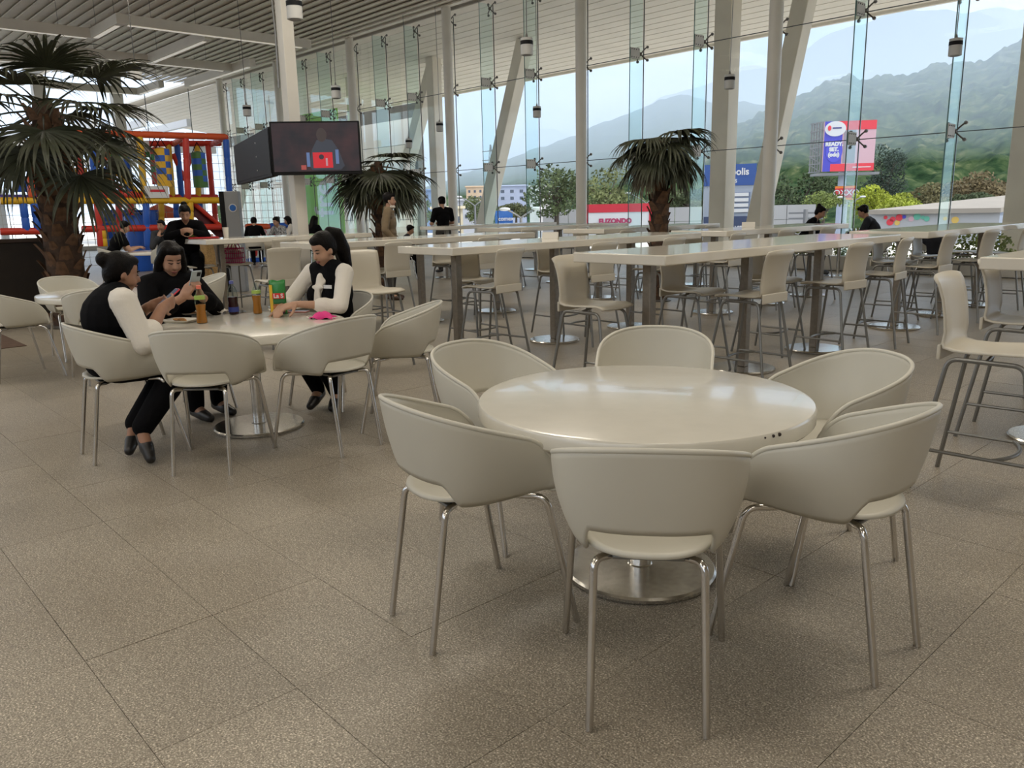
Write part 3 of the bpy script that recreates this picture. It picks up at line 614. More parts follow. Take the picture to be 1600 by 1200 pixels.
MB().lathe([(.2, hp-1.3), (.22, hp-1.2), (.22, hp-.8), (.15, hp-.75)], 12, (.45, 0, 0)).build('transformer', MATS['galvanised'], t)
# green vertical banner outside with white letters
gb = mat('banner_green', (.34, .72, .12), .7, noise_=(.6, .05)); A = at_Y(478, 362, 18.6); B = at_Y(539, 362, 18.6); zt_ = at_Y(510, 172, 18.6).z
t = thing('green_banner', 'tall green banner with white letters hanging outside the glass', 'banner', ((A.x+B.x)/2, 18.6, 0)); wb = B.x-A.x
MB().box((0, 0, zt_/2), (wb, .06, zt_)).build('cloth', gb, t, smooth=False)
text('lettering', 'fre', 2.3, signwhite, t, Matrix.Translation((.25, -.06, 1.25)) @ Matrix.Rotation(-PI/2, 4, 'Y') @ Matrix.Rotation(PI/2, 4, 'X') @ Matrix.Diagonal((.62, 1.0, 1, 1)), 'LEFT', .03, .004)
# neighbouring stone-clad wall and white pavilion past the end wall
t = thing('stone_building', 'cream stone-clad neighbouring building past the glass', 'building', (XL-8, 26, 0)); t['kind'] = 'structure'
cl = mat('stone_cladding', (.70, .67, .60), .8, noise_=(.6, .06))
MB().box((0, 0, 1.2), (24, .4, 14)).build('wall_core', darkgap, t, smooth=False)
for i in range(14):
    for j in range(7): MB().box((-11.2+i*1.7, -.24, -2.3+j*1.3), (1.67, .1, 1.27)).build('cladding_panel', cl, t, smooth=False)
tag(MB().box((XL-14, 4, -.3), (27, 60, .4)).build('terrace', mat('terrace_stone', (.60, .58, .53), .8, noise_=(1, .05)), smooth=False), 'pale terrace beyond the end wall', kind='structure')
t = thing('white_pergola', 'white beamed canopy seen past the end wall', 'pergola', (XL-9, 8, 0))
for k in range(9): MB().box((0, -9+k*2.2, 5.0+.12*k), (13, .25, .35)).build('beam', signwhite, t, smooth=False)
for sx in (-6, 6):
    MB().box((sx, 0, 4.7), (.3, 20, .35)).build('girder', signwhite, t, smooth=False)
    for sy in (-9, 0, 9): MB().box((sx, sy, 2.3), (.3, .3, 4.7)).build('post', signwhite, t, smooth=False)

# ================================================================== FURNITURE: tub chair
def smooth01(a, b, x): 
    t = max(0., min(1., (x-a)/(b-a))); return t*t*(3-2*t)
def chair_shell():
    NU, NV = 72, 12; rows = []
    for j in range(NV+1):
        v = j/NV; row = []
        for i in range(NU+1):
            u = -1+2*i/NU; au = abs(u); sg = 1 if u >= 0 else -1
            # rim plan
            if au <= .58:
                a = au/.58*PI/2; rx, ry = .272*math.sin(a)**.82, -.262*math.cos(a)**.82
            else:
                k = (au-.58)/.42; rx, ry = .272-.010*k, .215*k
            s = (ry+.262)/.48; rz = .826-.165*s
            if au > .74: rz -= .15*(1-math.sqrt(max(0, 1-((au-.74)/.26)**2)))
            # bottom edge
            if au <= .58:
                a = au/.58*PI/2; bx, by = .195*math.sin(a)**.75, -.175*math.cos(a)**.8
            else:
                k = (au-.58)/.42; bx, by = .195+.012*k, .205*k
            bz = .492+.008*smooth01(.6, 1, au)
            hole = 1-smooth01(.24, .36, au)
            v0 = .26*hole; vv = v0+(1-v0)*v
            g = math.sin(min(1, vv)*PI/2)**.72; h = vv**1.0
            row.append(Vector((sg*(bx+(rx-bx)*g), by+(ry-by)*(g*.55+h*.45), bz+(rz-bz)*h)))
        rows.append(row)
    return MB().grid(rows)
def chair_seat():
    NR, NA = 7, 40; rows = []
    for j in range(NR+1):
        r = max(j/NR, .02); row = []
        for i in range(NA):
            a = 2*PI*i/NA; ca, sa = math.cos(a), math.sin(a)
            ex = .188; ey = .225 if sa > 0 else .198
            x = ex*r*(abs(ca)**.8)*(1 if ca >= 0 else -1); y = ey*r*(abs(sa)**.85)*(1 if sa >= 0 else -1)
            z = .504+.012*(x/.2)**2-.014*(1-r*r)
            if y > .12: z -= (y-.12)**2*1.2
            if y < -.1: z += (-y-.1)*.05
            row.append(Vector((x, y, z)))
        rows.append(row)
    mb = MB().grid(rows, closed=True); mb.f.append(tuple(range(NA-1, -1, -1))); mb.m.append(0); return mb
ch = thing('tub_chair', 'x', 'chair', group='white tub chairs')
chair_shell().build('shell', cream, ch, ang=180, solid=.011, sub=0)
chair_seat().build('seat', cream, ch, ang=180, solid=.013)
MB().tube([], .01) if False else None
sh_ = chair_shell(); NU_ = 73; col = lambda i: [sh_.v[j*NU_+i] for j in range(13)]
MB().tube(col(0)+sh_.v[-NU_:][1:-1]+col(NU_-1)[::-1], .0085, 8).build('rim', cream, ch, ang=180)
for sx in (-1, 1):
    MB().tube(bent([(sx*.03, -.04, .477), (sx*.10, -.10, .470), (sx*.150, -.160, .482), (sx*.160, -.235, .0)], .055, 6), .0115, 10).build('leg', chrome, ch)
    MB().tube(bent([(sx*.02, .06, .477), (sx*.14, .12, .470), (sx*.225, .185, .480), (sx*.262, .285, .0)], .06, 6), .0115, 10).build('leg', chrome, ch)
MB().box((0, 0, .474), (.20, .26, .012)).build('seat_plate', greymetal, ch, bevel=.004)
def place_chair(tc, ang, dist, label, group, twist=0.):
    a = R(ang); p = (tc[0]+math.cos(a)*dist, tc[1]+math.sin(a)*dist, 0); rz = a+PI/2+R(twist)
    if not place_chair.used:
        place_chair.used = True; ch.location = p; ch.rotation_euler = (0, 0, rz); ch['label'] = label; ch['group'] = group; return ch
    return dup(ch, p, rz, label, group)
place_chair.used = False
# round table
def round_table(c, label):
    t = thing('round_table', label, 'table', (c[0], c[1], 0), .3, 'round white tables')
    MB().lathe([(.56, .655), (.622, .655), (.630, .664), (.630, .706), (.624, .715), (.612, .718)], 72).build('tabletop', topmat, t, ang=35)
    MB().tube([(0, 0, .02), (0, 0, .655)], .038, 24).build('column', steel, t)
    MB().lathe([(.285, 0), (.298, .004), (.300, .018), (.292, .026), (.05, .032), (.045, .036)], 48).build('base', steel, t, ang=25)
    MB().box((0, 0, .645), (.5, .06, .02)).box((0, 0, .645), (.06, .5, .02)).build('bracket', greymetal, t, smooth=False)
    return t
C1, C2, C3 = (-1.86, 2.38), (-5.10, 2.31), (-8.50, 2.42)
round_table(C1, 'large round white table in the foreground with chipped edge')
round_table(C2, 'round white table where the three women sit')
round_table(C3, 'round white table half hidden behind the woman with red phone')
g1, g2, g3 = 'chairs of the front round table', 'chairs of the women\'s round table', 'chairs of the hidden round table'
for a, d, w, l in ((-50.5, .80, 0, 'white tub chair nearest the camera, its back to us'), (-106, .745, 6, 'white tub chair left of the nearest chair, seen in profile'), (2, .765, -2, 'white tub chair right of the nearest chair, seen in profile'),
                   (58, .80, 0, 'white tub chair at the far right of the front table, hollow side visible'), (124, .83, 0, 'white tub chair directly behind the front table'), (184, .78, 0, 'white tub chair at the far left of the front table, hollow side visible')):
    place_chair(C1, a, d, l, g1, w)
for a, d, w, l in ((-43, .80, 0, 'white tub chair with its back to us at the women\'s table'), (-93, .84, 0, 'white tub chair holding the woman with red phone'), (10, .80, 0, 'white tub chair in front of the ponytailed woman'),
                   (50, 1.02, 0, 'white tub chair pulled out beside the ponytailed woman'), (108, .84, 0, 'white tub chair holding the ponytailed woman'), (192, .90, 0, 'white tub chair holding the woman in black')):
    place_chair(C2, a, d, l, g2, w)
for a, d, w, l in ((-84, .86, 0, 'white tub chair cut by the left edge, in profile'), (-22, .86, 10, 'white tub chair just behind the woman with red phone, back to us'), (190, .80, 0, 'white tub chair facing us by the dark planter wall'), (80, .86, 0, 'white tub chair beyond the woman in black')):
    place_chair(C3, a, d, l, g3, w)

# ================================================================== FURNITURE: bar stool and high table
def stool_shell():
    P = [(.215, .690), (.205, .700), (.15, .712), (.05, .708), (-.06, .702), (-.14, .704), (-.185, .716), (-.205, .745), (-.213, .80), (-.222, .88), (-.236, .96), (-.258, 1.03), (-.278, 1.075)]
    rows = []; N = 12
    for k, (y, z) in enumerate(P):
        back = smooth01(6, 8, k); w = .185+.012*(k < 4)-.004*back+.012*smooth01(9, 12, k)
        row = []
        for i in range(N+1):
            t = -1+2*i/N
            dy = back*.028*t*t; dz = (1-back)*.010*t*t
            if k <= 1: dz -= .0
            if k == len(P)-1: dz -= .014*t**4
            row.append(Vector((t*w, y+dy, z+dz)))
        rows.append(row)
    return MB().grid(rows)
st = thing('bar_stool', 'x', 'stool')
stool_shell().build('shell', creamseat, st, ang=180, solid=.013)
MB().box((0, -.208, .700), (.355, .018, .075)).build('back_lip', creamseat, st, bevel=.006)
for sx in (-1, 1):
    MB().tube(bent([(sx*.222, -.275, 0), (sx*.165, -.165, .672), (sx*.165, .16, .668), (sx*.222, .27, 0)], .05, 5), .0115, 8).build('side_frame', greymetal, st)
    q = lambda z, y0, y1: (sx*(.222-.057*z/.67), y0+(y1-y0)*z/.67, z)
    MB().tube([q(.21, -.275, -.165), q(.21, .27, .16)], .009, 8).build('side_bar', greymetal, st)
    MB().tube([(sx*.165, 0, .672), (sx*.05, 0, .69)], .009, 6).build('seat_bracket', greymetal, st)
MB().tube(arc((-.20, .08, .21), (0, .20, .21), (.20, .08, .21), 8), .010, 8).build('foot_bar', greymetal, st)
TABLES = [(-1.17, 5.15, 8.55, 'first', 'near'), (-3.72, 4.45, 8.30, 'second', 'near'), (-6.08, 4.5, 8.35, 'third', 'near'), (-8.50, 4.5, 7.9, 'fourth', 'near'), (-11.52, 4.5, 7.2, 'fifth', 'near'),
          (-1.3, 9.1, 12.5, 'first', 'far'), (-3.72, 9.0, 12.4, 'second', 'far'), (-6.05, 8.85, 12.2, 'third', 'far'), (-8.45, 9.3, 12.4, 'fourth', 'far'), (-10.9, 9.6, 12.9, 'fifth', 'far'), (-13.6, 10.3, 13.6, 'sixth', 'far')]
def high_table(x, y0, y1, o_, row):
    L = y1-y0; yc = (y0+y1)/2
    t = thing('high_table', 'long white high table on steel posts, %s from the right in the %s row' % (o_, row), 'table', (x, yc, 0), 0, 'long white high tables')
    MB().box((0, 0, 1.063), (.85, L, .072)).build('tabletop', hightop, t, bevel=.008)
    for y in (-L/2+.38, -L/2+.38+(1.35 if L > 3 else .95), -L/2+.38+(2.65 if L > 3 else 1.9)):
        MB().box((0, y, .53), (.075, .075, 1.0)).build('post', poststeel, t, bevel=.006)
        MB().lathe([(.262, 0), (.275, .004), (.277, .016), (.268, .024), (.05, .03)], 40, (0, y, 0)).build('base', steel, t, ang=25)
        MB().box((0, y, 1.02), (.4, .3, .014)).build('mount_plate', greymetal, t, smooth=False)
for T in TABLES: high_table(*T)
ORD = ['first', 'second', 'third', 'fourth', 'fifth', 'sixth', 'seventh', 'eighth']
# per table: stool Y positions on the -X side (backs away to the left) and on the +X side
ST = {('first', 'near'): ([4.32, 5.45, 6.8, 8.0], []), ('second', 'near'): ([4.52, 5.78, 7.1], [5.78, 7.12, 8.18]), ('third', 'near'): ([4.15, 5.4, 6.7], [5.05, 6.4, 7.6]), ('fourth', 'near'): ([5.6, 7.0], [4.1, 5.5, 6.9]),
      ('fifth', 'near'): ([4.60, 6.0], [5.6, 6.6]), ('second', 'far'): ([9.9, 11.1, 12.2], [9.35, 10.55, 12.0]), ('third', 'far'): ([9.5, 10.6, 11.7], [8.95, 10.2, 11.4]), ('fourth', 'far'): ([9.8, 11.0], [9.7, 10.9, 12.0]), ('fifth', 'far'): ([10.2], [10.0, 11.4]), ('first', 'far'): ([9.6, 10.9, 12.1], [])}
first = True
for T in TABLES:
    key = (T[3], T[4])
    for side, ys in zip((-1, 1), ST.get(key, ([], []))):
        for k, y in enumerate(ys):
            r2 = random.Random(int(T[0]*100)+k*7+side)
            lab = 'cream bar stool, %s on %s side, %s %s-row high table from right' % (ORD[k], 'left' if side < 0 else 'right', T[3], T[4])
            p = (T[0]+side*((.05 if y < T[1]-.3 else .22) if key == ('first', 'near') else .30+r2.uniform(-.03, .05)), y, 0); rz = (-PI/2 if side < 0 else PI/2)+R(r2.uniform(-7, 7))
            if first: st.location = p; st.rotation_euler = (0, 0, rz); st['label'] = lab; st['group'] = 'cream bar stools at the high tables'; first = False
            else: dup(st, p, rz, lab, 'cream bar stools at the high tables')

# ================================================================== PALMS
palmleaf = mat('palm_leaf', (.040, .046, .024), .55, noise_=(6, .35)); palmdry = mat('palm_leaf_dry', (.10, .085, .05), .7, noise_=(8, .3))
bootm = mat('palm_husk', (.135, .072, .038), .85, noise_=(14, .4), bump=(30, .4)); barkm = mat('palm_bark', (.06, .035, .022), .9, noise_=(20, .3), bump=(25, .5))
def fan_leaf(mb, o, az, el, lp, rad, rg, nseg=30, spread=115, droop=1.0):
    d = Vector((math.cos(az)*math.cos(el), math.sin(az)*math.cos(el), math.sin(el)))
    pts = [o.copy()]; p = o.copy(); dd = d.copy()
    for k in range(5):
        p = p+dd*lp/5; dd = (dd+Vector((0, 0, -.05*droop))).normalized(); pts.append(p.copy())
    mb.tube(pts, [.017, .014, .012, .010, .008, .006], 5)
    side = dd.cross(Vector((0, 0, 1))); side = side.normalized() if side.length > .05 else Vector((math.sin(az), -math.cos(az), 0)); up = side.cross(dd).normalized()
    for i in range(nseg):
        a = R(-spread+2*spread*i/(nseg-1))+rg.uniform(-.03, .03); s = (dd*math.cos(a)+side*math.sin(a)+up*(.18+.10*math.cos(a))).normalized()
        L = rad*(.72+.28*math.cos(a*.7))*rg.uniform(.88, 1.08); n = 6; q = p.copy(); w = s.cross(up).normalized() if s.cross(up).length > .05 else side
        rows = []
        for k in range(n+1):
            t = k/n; ww = (.007+.024*math.sin(min(1, t*1.8)*PI/2))*(1-t**2.2)+.0008
            f = up*ww*.45; rows.append([q-w*ww+f, q, q+w*ww+f])
            s = (s+Vector((0, 0, -(.03+.30*t*t)*droop*rg.uniform(.75, 1.25)))+Vector((rg.gauss(0, .02), rg.gauss(0, .02), 0))).normalized(); q = q+s*L/n
        mb.grid(rows)
def palm(base, h, r0, nl, rad, label, seed, boots, lp=.55, el0=64, dr=1.15):
    rg = random.Random(seed); t = thing('fan_palm', label, 'palm', base, 0, 'indoor fan palms')
    MB().tube([(0, 0, 0), (.01, 0, h*.4), (0, .01, h*.8), (0, 0, h+.05)], [r0*.92, r0*.86, r0*.78, r0*.45], 18).build('trunk', barkm, t)
    bm = MB()
    rows = []
    for j in range(5):
        u = j/4; wv = .085*(1-.55*u**1.3); rows.append([Vector((x*wv, .012+.035*u+.04*u*u-(.02*x*x), u*.19)) for x in (-1, -.5, 0, .5, 1)])
    boot_me = bm.grid(rows).mesh('leaf_base', bootm)
    for k in range(boots):
        f = k/boots; a = k*2.399; rr = r0*(.92-.16*f)
        o = put('leaf_base', boot_me, t, (math.cos(a)*rr*.93, math.sin(a)*rr*.93, .03+f*(h-.15)), a-PI/2); o.rotation_euler = (rg.uniform(-.25, .1), rg.uniform(-.2, .2), a-PI/2); sc = rg.uniform(.8, 1.15)*(.75+r0); o.scale = (sc, sc, sc)
    if boots:
        sd_ = MB().lathe([(r0*1.3, 0), (r0*1.35, .015), (r0*1.0, .03)], 24).build('base_ring', greymetal, t)
    for k in range(nl):
        f = k/nl; az = k*2.399+rg.uniform(-.2, .2); el = R(el0-(el0+48)*f+rg.uniform(-8, 8))
        m = MB(); fan_leaf(m, Vector((math.cos(az)*r0*.3, math.sin(az)*r0*.3, h-.18*f)), az, el, lp*rg.uniform(.8, 1.15), rad*rg.uniform(.85, 1.1), rg, 30, 112, dr+.6*f)
        m.build('leaf', palmdry if (f > .86 and rg.random() < .6) else palmleaf, t, smooth=False)
    return t
P1 = Vector((-12.0, 2.93, 0))
palm(P1, 2.85, .26, 22, .92, 'big fan palm with husky trunk at the left edge', 3, 110, .80, 44, 1.6)
P2 = at_z(603, 470, 0)*1.10; P2.z = 0
palm(P2, 2.22, .15, 18, .66, 'fan palm behind the man in tan jacket', 5, 60, .46, 12, 1.35)
P3 = at_z(1028, 470, 0); P3.z = 0
palm(P3, 2.34, .15, 17, .64, 'fan palm standing between the far high tables', 9, 60, .26, 34, 2.3)
# dark planter wall by the big palm
t = thing('planter_wall', 'low dark brown planter wall beside the big palm', 'planter', (-13.1, 1.35, 0)); dkw = mat('dark_wood', (.020, .014, .010), .5, noise_=(8, .2))
MB().box((0, 0, .56), (.25, 3.2, 1.12)).build('body', dkw, t, bevel=.01); MB().box((0, 0, 1.14), (.32, 3.26, .05)).build('cap', mat('dark_cap', (.05, .03, .02), .5), t, bevel=.006)
tag(MB().box((-11.6, .55, .004), (2.2, 3.0, .006)).build('brown_mat', mat('mat_brown', (.10, .06, .04), .8, noise_=(12, .2)), smooth=False), 'brown floor mat in front of the dark planter wall', 'mat')

# ================================================================== SCREENS ON A MAST
MX, MY = -12.35, 6.62
t = thing('screen_mast', 'square cream mast carrying the black screens', 'mast', (MX, MY, 0))
MB().box((0, 0, CEIL/2), (.20, .20, CEIL)).build('pole', white, t, bevel=.01)
MB().tube([(-.11, -.11, CEIL), (-.12, -.12, 4.6), (-.115, -.11, 4.2), (-.12, -.12, 3.4)], .018, 6).build('cable', greymetal, t)
MB().box((0, 0, 2.75), (.5, .5, .12)).build('bracket', black, t)
def pix_on(px, py, P, n):
    d = ray(px, py); k = (Vector(P)-CAM).dot(n)/d.dot(n); return CAM+d*k
def screen(name, label, A, B, ztop, zbot, th, mats, lit):
    A, B = Vector(A), Vector(B); c = (A+B)/2; r = B-A; rz = math.atan2(r.y, r.x); w = Vector((r.x, r.y)).length; h = ztop-zbot
    t = thing(name, label, 'screen', (c.x, c.y, (ztop+zbot)/2), rz, 'screens on the mast')
    MB().box((0, th/2, 0), (w, th, h)).build('housing', black, t, bevel=.008)
    MB().box((0, -.004, .012), (w-.05, .008, h-.075)).build('panel', mats, t, smooth=False)
    return t, w, h
def scr():
    m = bpy.data.materials.new('lit_screen'); m.use_nodes = True; n = m.node_tree; b = n.nodes['Principled BSDF']; b.inputs['Roughness'].default_value = .6; b.inputs['Specular IOR Level'].default_value = .15; b.inputs['Base Color'].default_value = (.006, .006, .007, 1)
    tcn = n.nodes.new('ShaderNodeTexCoord'); wv = n.nodes.new('ShaderNodeTexWave'); wv.bands_direction = 'Z'; wv.inputs['Scale'].default_value = 28; wv.inputs['Distortion'].default_value = .6; n.links.new(tcn.outputs['Object'], wv.inputs['Vector'])
    nz = n.nodes.new('ShaderNodeTexNoise'); nz.inputs['Scale'].default_value = 3.2; nz.inputs['Detail'].default_value = 3; n.links.new(tcn.outputs['Object'], nz.inputs['Vector'])
    r = n.nodes.new('ShaderNodeValToRGB'); n.links.new(nz.outputs['Fac'], r.inputs[0]); E_ = r.color_ramp.elements
    E_[0].position = .35; E_[0].color = (.035, .035, .040, 1); E_[1].position = .7; E_[1].color = (.075, .045, .048, 1)
    mu = n.nodes.new('ShaderNodeMixRGB'); mu.blend_type = 'MULTIPLY'; mu.inputs[0].default_value = .35; n.links.new(r.outputs[0], mu.inputs[1]); n.links.new(wv.outputs['Color'], mu.inputs[2])
    n.links.new(mu.outputs[0], b.inputs['Emission Color']); b.inputs['Emission Strength'].default_value = 1.0; return m
nrm = Vector((.80, -.60, 0))                                   # the lit screen faces the camera side
PF = Vector((MX, MY, 0))+nrm*.42
a, b_ = pix_on(420, 190, PF, nrm), pix_on(561, 196, PF, nrm); zt2, zb2 = a.z, pix_on(425, 274, PF, nrm).z
t, w, h = screen('television_screen', 'lit television screen showing a figure in red', a, b_, zt2, zb2, .10, scr(), True)
em = lambda n, c, k: mat('screen_'+n, (.01, .01, .01), .3, emit=(c, k))
def spot(name, x, z, w_, h_, m, d): MB().box((x, -.012-.001*d, z), (w_, .003, h_)).build(name, m, t, smooth=False)
u = w/141
fig = [(-20, -26), (-14, -2), (-6, 12), (6, 14), (18, 12), (28, -4), (36, -28), (30, -34), (-16, -34)]
MB().prism([((x+8)*u, z*u) for x, z in fig], lambda p: Vector((p[0], -.010, p[1])), lambda p: Vector((p[0], -.014, p[1]))).build('figure_body', em('body', (.03, .035, .05), 1), t, smooth=False)
MB().lathe([(8*u, 0), (8*u, .004)], 20).build('figure_head', em('head', (.035, .022, .020), 1), t).matrix_basis = Matrix.Translation((10*u, -.011, 20*u)) @ Matrix.Rotation(PI/2, 4, 'X') @ Matrix.Diagonal((1, 1.35, 1, 1))
spot('shirt', 10*u, -19*u, 31*u, 24*u, em('red', (.55, .012, .022), 1), 4)
MB().lathe([(4*u, 0), (4*u, .002)], 16).build('shirt_badge', em('badge', (.03, .02, .03), 1), t).matrix_basis = Matrix.Translation((8*u, -.019, -14*u)) @ Matrix.Rotation(PI/2, 4, 'X')
spot('shirt_mark', 16*u, -22*u, 3*u, 12*u, em('pale', (.45, .25, .28), 1), 7)
spot('sleeve', -13*u, -18*u, 5*u, 22*u, em('sleeve', (.10, .16, .32), 1), 5); spot('sleeve', 33*u, -14*u, 5*u, 22*u, em('sleeve', (.10, .16, .32), 1), 5); spot('hand', -21*u, -30*u, 8*u, 7*u, em('hand', (.35, .06, .05), 1), 6)
# second screen, seen dark from the side
n2 = Vector((-.28, -.96, 0)); PG = Vector((MX, MY, 0))+Vector((-.35, -.25, 0))
a2 = Vector((a.x, a.y, 0))+Vector((-.12, .02, 0)); 
L1 = pix_on(362, 197, PG, n2); L2 = pix_on(418, 190, PG, n2)
t, w, h = screen('television_screen', 'black screen turned away on the mast, left of the lit one', L1, L2, zt2-.02, zb2+.01, .10, black, False)
for k in range(3): MB().tube([(w*.18, -.012, h*(.3-.3*k)), (w*.18, -.018, h*(.3-.3*k))], .012, 6).build('bolt', white, t)
# grey service kiosk post
K = at_z(376, 447, 0)*.93
t = thing('kiosk_post', 'grey and black service post with round blue badge', 'kiosk', (K.x, K.y, 0), .9); kt = at_X(372, 299, K.x).z
MB().box((0, 0, kt/2), (.26, .20, kt)).build('body', mat('kiosk_grey', (.30, .31, .32), .5), t, bevel=.01); MB().box((-.17, .0, kt/2), (.09, .22, kt)).build('side_panel', black, t, bevel=.005)
MB().lathe([(.075, 0), (.075, .01)], 20).build('badge', signwhite, t).matrix_basis = Matrix.Translation((.02, -.105, kt-.30)) @ Matrix.Rotation(PI/2, 4, 'X')
MB().lathe([(.058, 0), (.058, .014)], 20).build('badge_centre', mat('badge_blue', (.02, .14, .5), .5), t).matrix_basis = Matrix.Translation((.02, -.105, kt-.30)) @ Matrix.Rotation(PI/2, 4, 'X')
MB().box((.05, -.11, kt-1.05), (.10, .02, .14)).build('socket', signwhite, t)

# ================================================================== SOFT PLAY STRUCTURE
XF, XB = -22.0, -24.6
PSY = at_X(200, 330, XF).y
ps = thing('play_structure', 'colourful padded climbing frame behind the big palm', 'playground', (XF, PSY, 0))
def ptube(name, a, b, r, m, Xa=XF, Xb=None):
    A = at_X(*a, Xa); B = at_X(*b, Xb if Xb is not None else Xa)
    L = (B-A).length; n = max(2, int(L/.5)); pts = []; rs = []
    for k in range(n):                                          # sleeves with slight waists between them
        for f, rr in ((0.0, .86), (.06, 1.0), (.94, 1.0)):
            pts.append(A.lerp(B, (k+f)/n)); rs.append(r*rr)
    pts.append(B); rs.append(r*.86)
    return MB().tube(pts, rs, 10).build(name, m, ps, world=True, ang=60)
PR = .085
for a, b, m, X in (((110, 207), (353, 214), orange, XF), ((150, 225), (345, 224), red, XB), ((0, 314), (357, 313), yellow, XF), ((0, 309), (120, 309), purple, XB), ((128, 358), (372, 354), red, XF), ((0, 362), (70, 361), red, XF), ((160, 305), (222, 304), red, XF), ((255, 308), (340, 308), red, XB)):
    ptube('foam_rail', a, b, PR, m, X)
for a, b, m, Xa, Xb in (((353, 214), (330, 226), red, XF, XB), ((290, 213), (272, 224), orange, XF, XB), ((218, 210), (210, 225), orange, XF, XB), ((145, 208), (143, 225), red, XF, XB), ((355, 313), (335, 314), yellow, XF, XB)): ptube('foam_rail', a, b, PR*.9, m, Xa, Xb)
for x0, y0, x1, y1, m, X in ((143, 214, 150, 311, blue, XF), (218, 214, 226, 312, yellow, XF), (290, 216, 294, 312, red, XF), (353, 218, 359, 306, blue, XF), (197, 240, 203, 308, blue, XB), (263, 225, 270, 310, yellow, XB), (276, 220, 284, 310, blue, XB), (308, 228, 310, 308, yellow, XB), (325, 226, 332, 308, red, XB), (123, 235, 128, 290, red, XB),
                               (152, 318, 158, 385, red, XF), (160, 360, 163, 385, yellow, XF), (228, 318, 231, 385, blue, XF), (297, 316, 298, 345, yellow, XF), (349, 316, 351, 354, yellow, XF), (185, 318, 188, 380, red, XB), (204, 318, 209, 385, red, XB), (252, 318, 253, 360, yellow, XB), (239, 330, 240, 372, blue, XB), (275, 316, 276, 340, blue, XB), (312, 316, 314, 350, blue, XB), (335, 318, 337, 352, red, XB),
                               (36, 318, 42, 362, blue, XF), (53, 318, 60, 362, blue, XF), (70, 316, 75, 362, yellow, XF), (48, 262, 50, 308, orange, XF), (68, 262, 72, 310, red, XF), (60, 270, 62, 306, purple, XB)):
    ptube('foam_post', (x0, y0), (x1, y1), PR, m, X)
for a, b, m, X in (((140, 302), (178, 266), yellow, XF), ((178, 266), (221, 305), yellow, XF), ((146, 255), (176, 243), orange, XB), ((160, 270), (186, 245), blue, XB), ((150, 292), (170, 268), red, XF), ((172, 280), (198, 305), red, XB), ((270, 240), (288, 280), red, XB), ((300, 240), (286, 282), red, XB), ((130, 300), (160, 280), green, XB)):
    ptube('foam_brace', a, b, PR*.8, m, X)
def ppanel(name, corners, m, X):
    P = [at_X(*c, X) for c in corners]; n = len(P); e_ = Vector((-.06, 0, 0))
    MB().add(P+[p+e_ for p in P], [tuple(range(n)), tuple(range(2*n-1, n-1, -1))]+[(k, (k+1) % n, n+(k+1) % n, n+k) for k in range(n)]).build(name, m, ps, world=True, smooth=False)
ppanel('foam_panel', [(118, 308), (182, 308), (182, 285), (160, 268), (118, 272)], yellow, XB-.2)
ppanel('foam_panel', [(100, 302), (140, 302), (136, 262), (104, 262)], mat('foam_ochre', (.50, .27, .02), .5), XB-.4)
ppanel('foam_panel', [(160, 385), (250, 385), (250, 328), (160, 328)], blue, XB-.5)
ppanel('foam_panel', [(20, 300), (66, 300), (66, 275), (20, 275)], blue, XB-.2)
ppanel('slide_bed', [(296, 330), (304, 318), (364, 372), (356, 384)], mat('slide_dark', (.10, .01, .012), .4), XF-.2)
ptube('slide_edge', (302, 317), (366, 371), PR*.7, red, XF-.1); ptube('slide_edge', (292, 322), (352, 380), PR*.5, black, XF-.5)
nt_ = MB()
for k in range(44):
    y = PSY-5+k*.25; nt_.tube([(XB-.3, y, .1), (XB-.3, y, 3.5)], .007, 3)
for k in range(15): nt_.tube([(XB-.3, PSY-5, .1+k*.24), (XB-.3, PSY+5.8, .1+k*.24)], .007, 3)
nt_.build('net', mat('net_cord', (.55, .53, .48), .8), ps, world=True, smooth=False)['kind'] = 'stuff'
sg = at_X(245, 300, XF+.1)
MB().box(sg, (.03, .60, .30)).build('notice_board', signwhite, ps, world=True, smooth=False); MB().box(sg+Vector((.02, .02, .03)), (.01, .38, .06)).build('notice_print', signred, ps, world=True, smooth=False)
sb = at_X(195, 232, XF-.6)
MB().box(sb, (.04, 1.25, .42)).build('name_banner', signwhite, ps, world=True, smooth=False); MB().box(sb+Vector((.03, 0, -.14)), (.01, 1.2, .14)).build('banner_strip', green, ps, world=True, smooth=False)
for k in range(5): MB().box(sb+Vector((.04, -.45+.22*k, -.14)), (.01, .12, .10)).build('banner_print', (red, blue)[k % 2], ps, world=True, smooth=False)
# hanging checkered bags
def bag(px, pyt, pyb, X, ms, label):
    P = at_X(px, pyt, X); zb = at_X(px, pyb, X).z; t = thing('punch_bag', label, 'punching bag', (P.x, P.y, zb), 0, 'hanging bags'); H_ = P.z-zb; n = 12; r = .19
    for j in range(6):
        for i in range(4):
            a0, a1 = 2*PI*i/4, 2*PI*(i+1)/4; z0, z1 = H_*j/6, H_*(j+1)/6; rows = [[Vector((r*math.cos(a0+(a1-a0)*k/5), r*math.sin(a0+(a1-a0)*k/5), z)) for k in range(6)] for z in (z0, z1)]
            MB().grid(rows).build('vinyl_patch', ms[(i+j) % 2 if j > 0 else 0], t)
    MB().lathe([(.01, -.01), (r, 0)], 20).build('end_cap', ms[0], t); MB().lathe([(r, H_), (.02, H_+.05)], 20).build('end_cap', ms[0], t)
    for sx in (-1, 1): MB().tube([(0, sx*.15, H_), (0, 0, H_+.28)], .012, 5).build('strap', black, t)
